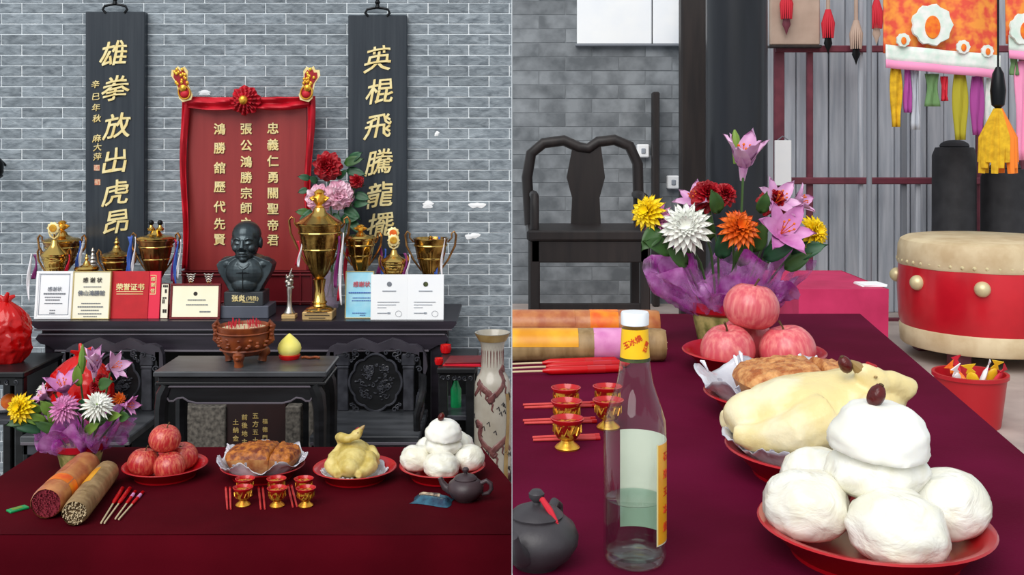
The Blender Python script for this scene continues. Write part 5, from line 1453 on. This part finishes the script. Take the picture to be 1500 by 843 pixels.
t = thing('wooden_signboard', 'pale wooden signboard fixed high on the barred gate', 'board', at(1165, 66, 7.171))
MB().rbox(-36 * s, 36 * s, 0, .05, 0, 120 * s, .008).build('panel', 'wood_beige', t, smooth=False)
MB().rbox(-38 * s, 38 * s, -.012, .05, -4 * s, 0, .004).build('lower_rail', 'door_dark', t, smooth=False)
# tasselled spears hung head-down
for i, (px, py, tas, tip, lb) in enumerate(((1152, 52, 'tassel_red', 'rail_red', 'red-tasselled spear hung head down before the pale signboard'), (1213, 80, 'tassel_red', 'iron', 'red-tasselled spear with a black head beside the pale signboard'), (1254, 96, 'wood_beige', 'iron', 'spear with a beige tassel and a broad black head'), (1284, 66, 'tassel_red', 'wood_beige', 'red-tasselled spear hung close to the orange costume'))):
    d = 7.12 if i == 0 else 7.165; u = d / F
    t = thing('tasselled_spear', lb, 'spear', at(px, py, d), group='spears hung on the gate')
    MB().tube([(0, 0, 40 * u), (0, 0, 190 * u)], .014, 8).build('shaft', 'wood_beige', t)
    MB().tube([(0, -.012, Z(-45, 7.22) - Z(py, d)), (0, (7.173 if i == 0 else 7.225) - d, Z(-45, 7.22) - Z(py, d))], .012, 8).build('hanging_peg', 'iron', t)
    MB().lathe([(0, 0), (.012, 8 * u), (5 * u + .006, 16 * u), (.02, 26 * u), (.012, 32 * u)], 12, Matrix.Diagonal((1, .4, 1, 1))).build('spearhead', tip, t)
    b = MB()
    for j in range(16):
        a = 2 * PI * j / 16
        b.tube([(.012 * math.cos(a), .012 * math.sin(a), 66 * u), (.038 * math.cos(a), .03 * math.sin(a), 46 * u), (.034 * math.cos(a), .03 * math.sin(a), 24 * u)], [.006, .009, .004], 5)
    stuff(b.build('tassel', tas, t))
# costumes hanging from a rack
d = 6.2; s = d / F
t = thing('costume_rack', 'plain metal rack from which the festival costumes hang', 'rack', (X(1430, d + .05), d + .05, Z0))
zr = Z(-48, d) - Z0
for px in (1272, 1640): MB().tube([((px - 1430) * s, 0, 0), ((px - 1430) * s, 0, zr)], .016, 10).build('post', 'ink_gray', t); MB().rbox((px - 1430) * s - .03, (px - 1430) * s + .03, -.25, .25, 0, .03, .005).build('foot', 'ink_gray', t, smooth=False)
MB().tube([(-158 * s, 0, zr), (210 * s, 0, zr)], .014, 10).build('rail', 'ink_gray', t)
def costume(label, px0, px1, y0l, y0r, seed, medal):
    c = (px0 + px1) / 2
    t = thing('festival_costume', label, 'costume', (X(c, d), d, Z(y0r, d)), group='festival costumes on the rack')
    wv = lambda a: .022 * math.sin(a * 14 + seed)
    def low(a): return -(y0l + (y0r - y0l) * a - y0r) * s
    def g(a, v): return ((px0 + (px1 - px0) * a - c) * s, wv(a) * (1.2 - v), low(a) + (1 - v) * (y0r + 45) * s + v * 14 * s)
    MB().grid(g, 40, 10).build('cloth', 'banner_orange', t, solid=.008)
    for a in (.08, .5, .92): MB().tube([Vector(g(a, .06)), Vector(g(a, 0)) + Vector((0, .01, .02)), (g(a, 0)[0], .052, Z(-48, d) - Z(y0r, d) + .004)], .009, 8).build('hanging_loop', 'banner_pink', t)
    def fr(a, v): return ((px0 + (px1 - px0) * a - c) * s, wv(a) * .5 - .04, low(a) + (26 - 24 * v) * s)
    MB().grid(fr, 60, 4).build('fringe', 'fringe_white', t, solid=.006)
    def pk(a, v): return ((px0 + (px1 - px0) * a - c) * s, wv(a) * .5 - .044, low(a) + (4 - 12 * v) * s)
    MB().grid(pk, 60, 3).build('pink_trim', 'banner_pink', t, solid=.006)
    for mx, my, r in medal:
        x = (mx - c) * s; z = (y0r - my) * s
        Mr = Matrix.Translation((x, -.05, z)) @ Matrix.Rotation(PI / 2, 4, 'X')
        MB().lathe([(0, 0), (r * s, 0), (r * s * .96, .012), (0, .014)], 28, Mr, fn=lambda a, z_, j: 1 + .06 * math.cos(9 * a)).build('applique', 'fringe_white', t)
        MB().lathe([(0, .0), (r * s * .42, .002), (r * s * .36, .018), (0, .022)], 20, Matrix.Translation((0, 0, -.12 * r * s)) @ Mr @ Matrix.Diagonal((1, 1.5, 1, 1))).build('applique_heart', 'incense_label', t)
    return t, c
def tassels(t, c, y0r, specs):
    for px, ya, yb, w, m in specs:
        def g(a, v): return ((px - c + (a - .5) * w * (1 + .25 * math.sin(v * 5 + px))) * s, .004 + .008 * math.sin(a * 9 + v * 3), (y0r - ya - (yb - ya) * v) * s)
        MB().grid(g, 8, 10).build('tassel_strip', m, t, solid=.01)
t1, c1_ = costume('orange embroidered festival costume with a white and pink fringe', 1294, 1462, 92, 108, 0, [(1360, 38, 30), (1405, 70, 10), (1440, 76, 9), (1318, 60, 10)])
tassels(t1, c1_, 108, [(1313, 98, 186, 14, 'tassel_yellow'), (1330, 100, 165, 9, 'tassel_purple'), (1341, 100, 190, 10, 'plank_gray'), (1366, 108, 156, 18, 'tassel_green'), (1384, 112, 148, 8, 'tassel_red'), (1407, 108, 205, 18, 'tassel_olive'), (1432, 112, 198, 16, 'tassel_purple'), (1450, 114, 194, 10, 'fringe_white')])
t2, c2_ = costume('orange and green festival costume hanging beside the fringed one', 1474, 1600, 78, 96, 2, [(1496, 44, 24)])
tassels(t2, c2_, 96, [(1497, 90, 235, 18, 'banner_pink'), (1520, 96, 220, 16, 'tassel_yellow'), (1486, 84, 110, 10, 'tassel_green')])
t = thing('pompom_tassel', 'large yellow and orange tassel hung from a black toggle', 'tassel', at(1462, 258, 5.95))
u = 5.95 / F
MB().lathe([(0, 96 * u), (9 * u, 104 * u), (11 * u, 125 * u), (8 * u, 150 * u), (3 * u, 160 * u)], 16).build('toggle', 'iron', t)
MB().tube([(0, 0, 155 * u), (0, 0, 264 * u), (.165, .30, Z(-48, 6.2) - Z(258, 5.95) + .006)], .006, 6).build('cord', 'iron', t)
for j in range(18):
    a = 2 * PI * j / 18; m = 'tassel_yellow' if math.cos(a) < .35 else 'tassel_orange'
    MB().tube([(3 * u * math.cos(a), 3 * u * math.sin(a), 98 * u), (20 * u * math.cos(a), 16 * u * math.sin(a), 55 * u), (24 * u * math.cos(a), 18 * u * math.sin(a), 4 * u + 8 * u * (j % 3))], [.014, .03, .02], 6).build('strand', m, t)
for px, w, y0, lb in ((1398, 62, 214, 'black cloth-covered stool below the olive tassel'), (1472, 66, 246, 'black cloth-covered stool below the yellow tassel')):
    d2 = 6.75; u = d2 / F; H = Z(y0, d2) - Z0
    t = thing('covered_stool', lb, 'stool', (X(px, d2), d2, Z0))
    MB().lathe([(w / 2 * u * 1.05, .0), (w / 2 * u, .1), (w / 2 * u * .97, H - .06), (w / 2 * u * .85, H - .01), (0, H)], 28, fn=lambda a, z, j: 1 + .03 * math.sin(7 * a + j)).build('cover', 'black_cloth', t)
    MB().ell((0, 0, H), (w / 3 * u, w / 3 * u, .04), 16, 8).build('cushion', 'black_cloth', t)

# drum, bucket, box
d = 6.0; s = d / F
t = thing('lion_drum', 'large red barrel drum with pale skin head and brass studs', 'drum', (X(1442, d), d, Z0))
Rd = 121 * s; zt = Z(348, d) - Z0; zb = .115
MB().lathe([(Rd * .92, zb), (Rd * .985, zb + .12), (Rd, (zb + zt) / 2), (Rd * .985, zt - .16), (Rd * .95, zt - .06)], 48).build('shell', 'drum_red', t)
MB().lathe([(Rd * .985, zt - .155), (Rd * 1.0, zt - .14), (Rd * .99, zt - .05), (Rd * .96, zt - .015), (Rd * .9, zt), (0, zt + .004)], 48, fn=lambda a, z, j: 1 + (.006 * math.sin(a * 40) if j < 2 else 0)).build('drum_head', 'drum_skin', t)
MB().lathe([(Rd * .95, zb - .03), (Rd * .965, zb - .02), (Rd * .975, zb + .07), (Rd * .96, zb + .08)], 48).build('lower_rim', 'drum_skin', t)
for i in range(8):
    a = -PI / 2 - .44 + i * PI / 4
    for zq, rr in (((zb + zt) / 2 + .05, .042),):
        MB().ell((Rd * 1.0 * math.cos(a), Rd * 1.0 * math.sin(a), zq), rr, 14, 10).build('stud', 'stud', t)
b = MB()
for i in range(48):
    a = 2 * PI * i / 48; b.ell((Rd * .985 * math.cos(a), Rd * .985 * math.sin(a), zt - .13), .012, 6, 5)
stuff(b.build('rim_nails', 'stud', t))
for i in range(4):
    a = PI / 4 + i * PI / 2; MB().rbox(Rd * .75 * math.cos(a) - .05, Rd * .75 * math.cos(a) + .05, Rd * .75 * math.sin(a) - .05, Rd * .75 * math.sin(a) + .05, 0, zb - .02, .008).build('stand_foot', 'rail_red', t, smooth=False)
p = on(1421, 622, Z0); u = p.y / F
t = thing('red_bucket', 'round red plastic bucket of wrapped sweets on the pale floor', 'bucket', p)
Rb = 50 * u; Hb = 76 * u
MB().lathe([(0, 0), (Rb * .82, 0), (Rb * .84, .01), (Rb, Hb * .92), (Rb * 1.06, Hb * .93), (Rb * 1.06, Hb), (Rb * .97, Hb), (Rb * .8, .03), (0, .03)], 40).build('bucket_wall', 'bucket_red', t)
MB().lathe([(Rb * .93, Hb * .7), (0, Hb * .74)], 32).build('filling', 'drum_red', t)
for i, (x, y, m, an) in enumerate(((-.078, -.03, 'paper', .4), (.0, -.062, 'wrap_yellow', -.5), (.05, .005, 'paper', 1.2), (.098, .03, 'wrap_yellow', .2), (-.03, .078, 'tassel_red', 2), (.075, -.065, 'tassel_red', .9), (-.025, .005, 'incense_label', 2.4))):
    t2 = thing('wrapped_sweet', '%s wrapped packet poking out of the red bucket' % {'paper': 'white', 'wrap_yellow': 'yellow', 'tassel_red': 'red', 'incense_label': 'orange'}[m], 'packet', p + Vector((x * .9, y * .9, Hb * .74)), group='packets in the red bucket')
    t2.rotation_euler = (R(20), R(-25 + 12 * i), an)
    MB().ell((0, 0, .035), (.026, .012, .05), 14, 10, fn=lambda dv: 1 + .15 * nz(dv, 3, i)).build('packet_body', m, t2)
    MB().prism([(-.02, .08), (.02, .08), (.008, .1), (.03, .12), (-.03, .12), (-.008, .1)], -.002, .002).build('twisted_end', m, t2, smooth=False)
d = 5.0; u = d / F
t = thing('draped_box', 'box draped in bright magenta cloth behind the apples', 'box', (X(1236, d), d, Z0))
hw = 66 * u; zb_ = Z(424, d) - Z0
def g(a, v):                                   # closed skirt
    n = a * 4; i = int(n) % 4; f_ = n - int(n)
    cs = [(-hw, 0), (hw, 0), (hw, .72), (-hw, .72)]; p0, p1 = cs[i], cs[(i + 1) % 4]
    x, y = p0[0] + (p1[0] - p0[0]) * f_, p0[1] + (p1[1] - p0[1]) * f_
    k = 1 + .02 * v * math.sin(a * 70)
    return (x * k, (y - .36) * k + .36, zb_ * (1 - v))
MB().grid(g, 80, 8, closed=True).build('cloth_sides', 'magenta_cloth', t, ang=50)
MB().rbox(-hw, hw, 0, .72, zb_ - .02, zb_, .008).build('cloth_top', 'magenta_cloth', t, smooth=False)
t = thing('highlight_sheet', 'folded white paper lying on the magenta box', 'paper', (X(1276, 5.12), 5.12, Z0 + zb_))  # white sheets added as the highlight on the box top
MB().rbox(-.06, .06, -.05, .08, 0, .006, .001).build('lower_sheet', 'paper', t, smooth=False); MB().rbox(-.055, .06, -.05, .07, .006, .012, .001, rotm('Z', R(5))).build('upper_sheet', 'paper', t, smooth=False)

# ------------------------------------------------------------------ right table
tablecloth('long purple-crimson velvet tablecloth under the wine bottle and buns', [(-.12, 2.98), (.98, 2.98), (.71, 1.0), (-.12, 1.0)], ZB, Z0, 'velvet_right', seed=4)
P, Rr = plate_at(1280, 762, 167, ZB); bun_plate(P, Rr, 'beside the wine bottle', Rr / .14, ['below the domed bun, farthest from the chicken', 'on the wine bottle side of the big plate', 'on the open cloth side of the big plate', 'against the chicken on the wine bottle side', 'against the chicken on the open cloth side'])
P, Rr = plate_at(1204, 652, 140, ZB)
plate('red plate under the pale chicken behind the buns', P, Rr)
foil_sheet('crumpled clear wrap under the pale chicken', P, Rr, 1.0, 5, lift=.016)
jp = chicken('pale boiled chicken lying behind the big bun stack with a date at its beak', P + Vector((-.005, 0, .026)), 'chicken_pale', 0, [(.06, 0, .07), (.098, -.006, .078), (.104, -.02, .094), (.082, -.03, .104), (.062, -.032, .104)], (-.72, -.15, .62), 1.12)
jujube('dark red jujube held at the beak of the pale chicken', P + Vector((-.005, 0, .026)) + jp * 1.12 - Vector((.002, 0, .016)), 1.0, (0, -.5))
P, Rr = plate_at(1150, 573, 118, ZB)
plate('red plate under the pale roast pork', P, Rr)
foil_sheet('crumpled silvery foil under the pale roast pork', P, Rr, 1.07, 7, lift=.032)
pork('light brown roast pork slab behind the pale chicken', P + Vector((.022, .004, .0095)), .225, .155, .090, 'pork_pale', R(2))
P, Rr = plate_at(1104, 512, 104, ZB)
plate('red plate of pink apples before the bouquet', P, Rr)
ra = .058
for lb, x, y, z in (('pink apple resting at the bouquet side of the pink apple plate', -.062, -.034, 0), ('pink apple resting beside the roast pork', .062, -.034, 0), ('pink apple resting at the back of the pink apple plate', .0, .068, 0), ('pink apple balanced on top of the pink apples', -.006, -.006, .0845)):
    apple(lb, P + Vector((x, y, .006 + ra * .82 + z)), ra, 'apple_pink', x * 40, (R(-5), R(8)), 'pink apples on the plate', 1.02 if y < -.02 or z else .7)
# wine bottle
p = on(930, 824, ZB)
t = thing('wine_bottle', 'clear glass wine bottle with white cap and yellow neck label', 'bottle', p)
ou = [(0, .004), (.022, .001), (.030, .001), (.0345, .005), (.0363, .013), (.0363, .152), (.0352, .166), (.031, .180), (.0255, .195), (.0212, .208), (.0188, .222), (.0168, .240), (.0152, .270), (.0145, .280), (.0145, .284)]
inn = [(.0115, .284), (.0122, .270), (.0140, .240), (.016, .222), (.0185, .208), (.0228, .195), (.0285, .180), (.0328, .166), (.0338, .152), (.0338, .016), (.031, .010), (.02, .011), (0, .014)]
MB().lathe(ou + [(.0115, .284), (.0115, .276)], 56, cap=False).build('glass_body', 'glass', t, ang=80)
lv = .074
MB().lathe([(0, .0142), (.02, .0112), (.031, .0102), (.0337, .0162), (.0337, lv + .001), (.0325, lv), (0, lv - .0004)], 56).build('liquor', 'liquor', t, ang=80)
MB().lathe([(.0152, .2755), (.0160, .276), (.0163, .288), (.0155, .2905), (0, .291)], 48, fn=lambda a, z, j: 1 + (.012 * math.sin(a * 40) if j in (1, 2) else 0)).build('cap', 'cap_white', t)
def prof_r(z):
    for (r0, z0_), (r1, z1_) in zip(ou[4:], ou[5:]):
        if z0_ <= z <= z1_: return r0 + (r1 - r0) * (z - z0_) / max(1e-9, z1_ - z0_)
    return .0363
def band(z0_, z1_, a0, a1, off, nm, m, n=40):
    def g(a, v):
        z = z0_ + (z1_ - z0_) * v; an = R(a0 + (a1 - a0) * a); r = prof_r(z) + off
        return (r * math.sin(an), -r * math.cos(an), z)
    return MB().grid(g, n, 8).build(nm, m, t, ang=80)
band(.2365, .2715, 0, 360, .0003, 'neck_label', 'label_yellow', 56)
band(.2345, .2385, 0, 360, .0005, 'neck_label_band', 'label_green', 56)
band(.030, .143, 37, 200, .0003, 'main_label', 'label_gold'); band(.0285, .1445, 35.5, 202, .00015, 'label_backing', 'label_back')
band(.029, .144, 36, 39, .0005, 'label_edge', 'label_edge', 4)
def wrapped(body, size, z0_, a0, m, tilt=0, off=.0008, name='lettering'):
    me = txt_mesh(body, size, .0003, .015)
    ct, st = math.cos(tilt), math.sin(tilt)
    for v in me.vertices:
        x, z = v.co.x * ct - v.co.z * st, v.co.x * st + v.co.z * ct
        r = prof_r(z0_ + z) + off - v.co.y * .5; an = R(a0) + x / r
        v.co = (r * math.sin(an), -r * math.cos(an), z0_ + z)
    return place(name, me, m, t)
wrapped('玉冰燒', .0085, .258, -18, 'print_red', R(28)); wrapped('石灣', .0068, .252, 42, 'print_red', R(62))
for j, ch in enumerate('石灣玉冰燒'): wrapped(ch, .011, .128 - .02 * j, 62, 'print_red')
teapot('dark grey clay teapot with a red tassel beside the wine bottle', on(786, 828, ZB), .0485, R(66), 'clay_gray', True)
for lb, px, py in (('red and gold wine cup nearest the clay teapot', 831, 658), ('red and gold wine cup between two cups in the row by the bottle', 830, 630), ('red and gold wine cup in the row closest to the candles', 829, 608), ('red and gold wine cup behind the bottle neck', 890, 606), ('red and gold wine cup behind the bottle shoulder', 891, 628)):
    wine_cup(lb, on(px, py, ZB), random.uniform(0, 6), 'red and gold wine cups by the bottle')
for i, (x0, x1, y) in enumerate(((766, 872, 596), (768, 874, 600), (766, 872, 619), (768, 874, 623), (780, 878, 644), (781, 879, 648))):
    stick('chopstick', ('red chopstick lying beyond the middle wine cup', 'red chopstick lying between the wine cups', 'red chopstick lying beside the foremost wine cup')[i // 2], 'chopstick', on(x0, y, ZB), on(x1, y - 3, ZB), .0032, 'chopstick', 'chopsticks by the bottle')
incense_bundle('orange-labelled incense bundle lying at the far side of the candles', on(965, 497, ZB), on(690, 497, ZB), .036, 'incense_wrap', 'stick_maroon', 3)
incense_bundle('pale tan incense bundle lying between the candles and the orange bundle', on(974, 529, ZB), on(690, 529, ZB), .036, 'incense_tan', 'stem_brown', 4, 'petal_pink')
for a, c in (((700, 548), (922, 538)), ((700, 553), (912, 546)), ((705, 541), (905, 534))):
    candle_stick('bright red candle on a tan stick lying before the tan incense bundle', on(*a, ZB), on(*c, ZB), .44, .0085, 'red candles by the incense')
# bouquet
pb = on(1062, 500, ZB); u = pb.y / F
t = thing('flower_bouquet', 'bouquet with an orange chrysanthemum and pink lilies behind the pink apples', 'flowers', pb)
bouquet_base(t, .085, .10, .19, .11, 8)
def q(px, py, dy=0): return Vector(((px - 1062) * u, dy, (500 - py) * u))
chrysanthemum(t, q(946, 310, -.05), (-.6, -.8, .35), .048, 'petal_yellow', n=15, w=.3)
chrysanthemum(t, q(996, 330, -.09), (-.15, -.9, .3), .066, 'petal_white', 'petal_white', n=18, w=.24)
chrysanthemum(t, q(1071, 332, -.09), (.05, -.8, .5), .054, 'petal_orange', 'petal_orange', n=15, w=.28)
chrysanthemum(t, q(1180, 338, -.06), (.5, -.8, .3), .045, 'petal_yellow', n=15, w=.3)
chrysanthemum(t, q(962, 322, -.04), (-.5, -.7, .3), .044, 'petal_pink', 'petal_pink', n=16)
lily(t, q(1086, 250, -.02), (.0, -.35, 1), .1, 'petal_lily', 34)
lily(t, q(1130, 340, -.08), (.2, -.9, .5), .088, 'petal_lily_deep', 58)
lily(t, q(1130, 298, -.03), (.3, -.8, .6), .07, 'petal_lily', 60)
lily(t, q(1020, 300, .0), (-.4, -.6, .8), .06, 'petal_lily', 60)
lily(t, q(1160, 300, .0), (.8, -.4, .4), .06, 'petal_lily', 45)
for x, y, r in ((1035, 288, .042), (1132, 296, .04), (1060, 285, .03)): peony(t, q(x, y, -.01), (0, -.8, .6), r, 'petal_red')
MB().tube([q(1079, 240), q(1079, 215), q(1077, 200), q(1076, 190)], [.008, .012, .010, .002], 8).build('lily_bud', 'leaf_light', t)
for x, y in ((946, 315), (996, 336), (1071, 338), (1180, 342), (1086, 256), (1130, 345), (1020, 306), (1160, 306), (1035, 294), (1132, 300), (962, 328)): stem(t, q(x, y, -.02), ((x - 1062) * u * .3, 0, .09))
for x, y, dx, dz, L, W in ((960, 330, -.5, -.6, .08, .04), (1010, 365, -.4, .6, .09, .04), (1030, 350, -.2, .8, .08, .04), (1095, 365, .2, .8, .09, .04), (1110, 375, .6, .4, .1, .04), (1050, 375, 0, 1, .08, .04), (980, 365, -.8, .3, .09, .04), (1150, 370, .8, .3, .09, .04), (1075, 385, .2, .8, .08, .04), (1000, 385, -.6, .5, .08, .035), (1140, 390, .7, .5, .08, .035), (1045, 310, -.3, .8, .07, .035), (1105, 310, .2, .9, .06, .03)):
    leaf(t, q(x, y, -.06), (dx, -.35, dz), L, W, random.choice(('leaf', 'leaf_dark', 'leaf')))
# ------------------------------------------------------------------ each place ends at its own side of the dividing plane x = 0
bpy.context.view_layer.update()
EPS = .0008
for o in list(COL.objects):
    sd = SETS.get(o.name)
    if o.type != 'MESH' or sd is None: continue
    sg = 1 if sd == 'R' else -1
    M = o.matrix_world
    xs = [(M @ Vector(c)).x * sg for c in o.bound_box]
    if min(xs) >= EPS: continue
    if max(xs) <= EPS:
        bpy.data.objects.remove(o); continue
    if o.modifiers:
        dg = bpy.context.evaluated_depsgraph_get()
        me = bpy.data.meshes.new_from_object(o.evaluated_get(dg)); o.modifiers.clear()
    else:
        me = o.data.copy()
    o.data = me
    bm = bmesh.new(); bm.from_mesh(me)
    Mi = M.inverted()
    co = Mi @ Vector((EPS * sg, 0, 0)); no = (M.transposed().to_3x3() @ Vector((sg, 0, 0))).normalized()
    r = bmesh.ops.bisect_plane(bm, geom=bm.verts[:] + bm.edges[:] + bm.faces[:], plane_co=co, plane_no=no, clear_inner=True)
    ed = [e for e in r['geom_cut'] if isinstance(e, bmesh.types.BMEdge)]
    try: bmesh.ops.holes_fill(bm, edges=ed, sides=0)
    except Exception: pass
    if not bm.faces:
        bm.free(); bpy.data.objects.remove(o); continue
    bm.to_mesh(me); bm.free()
for o in list(COL.objects):
    if o.type == 'EMPTY' and not o.children: bpy.data.objects.remove(o)
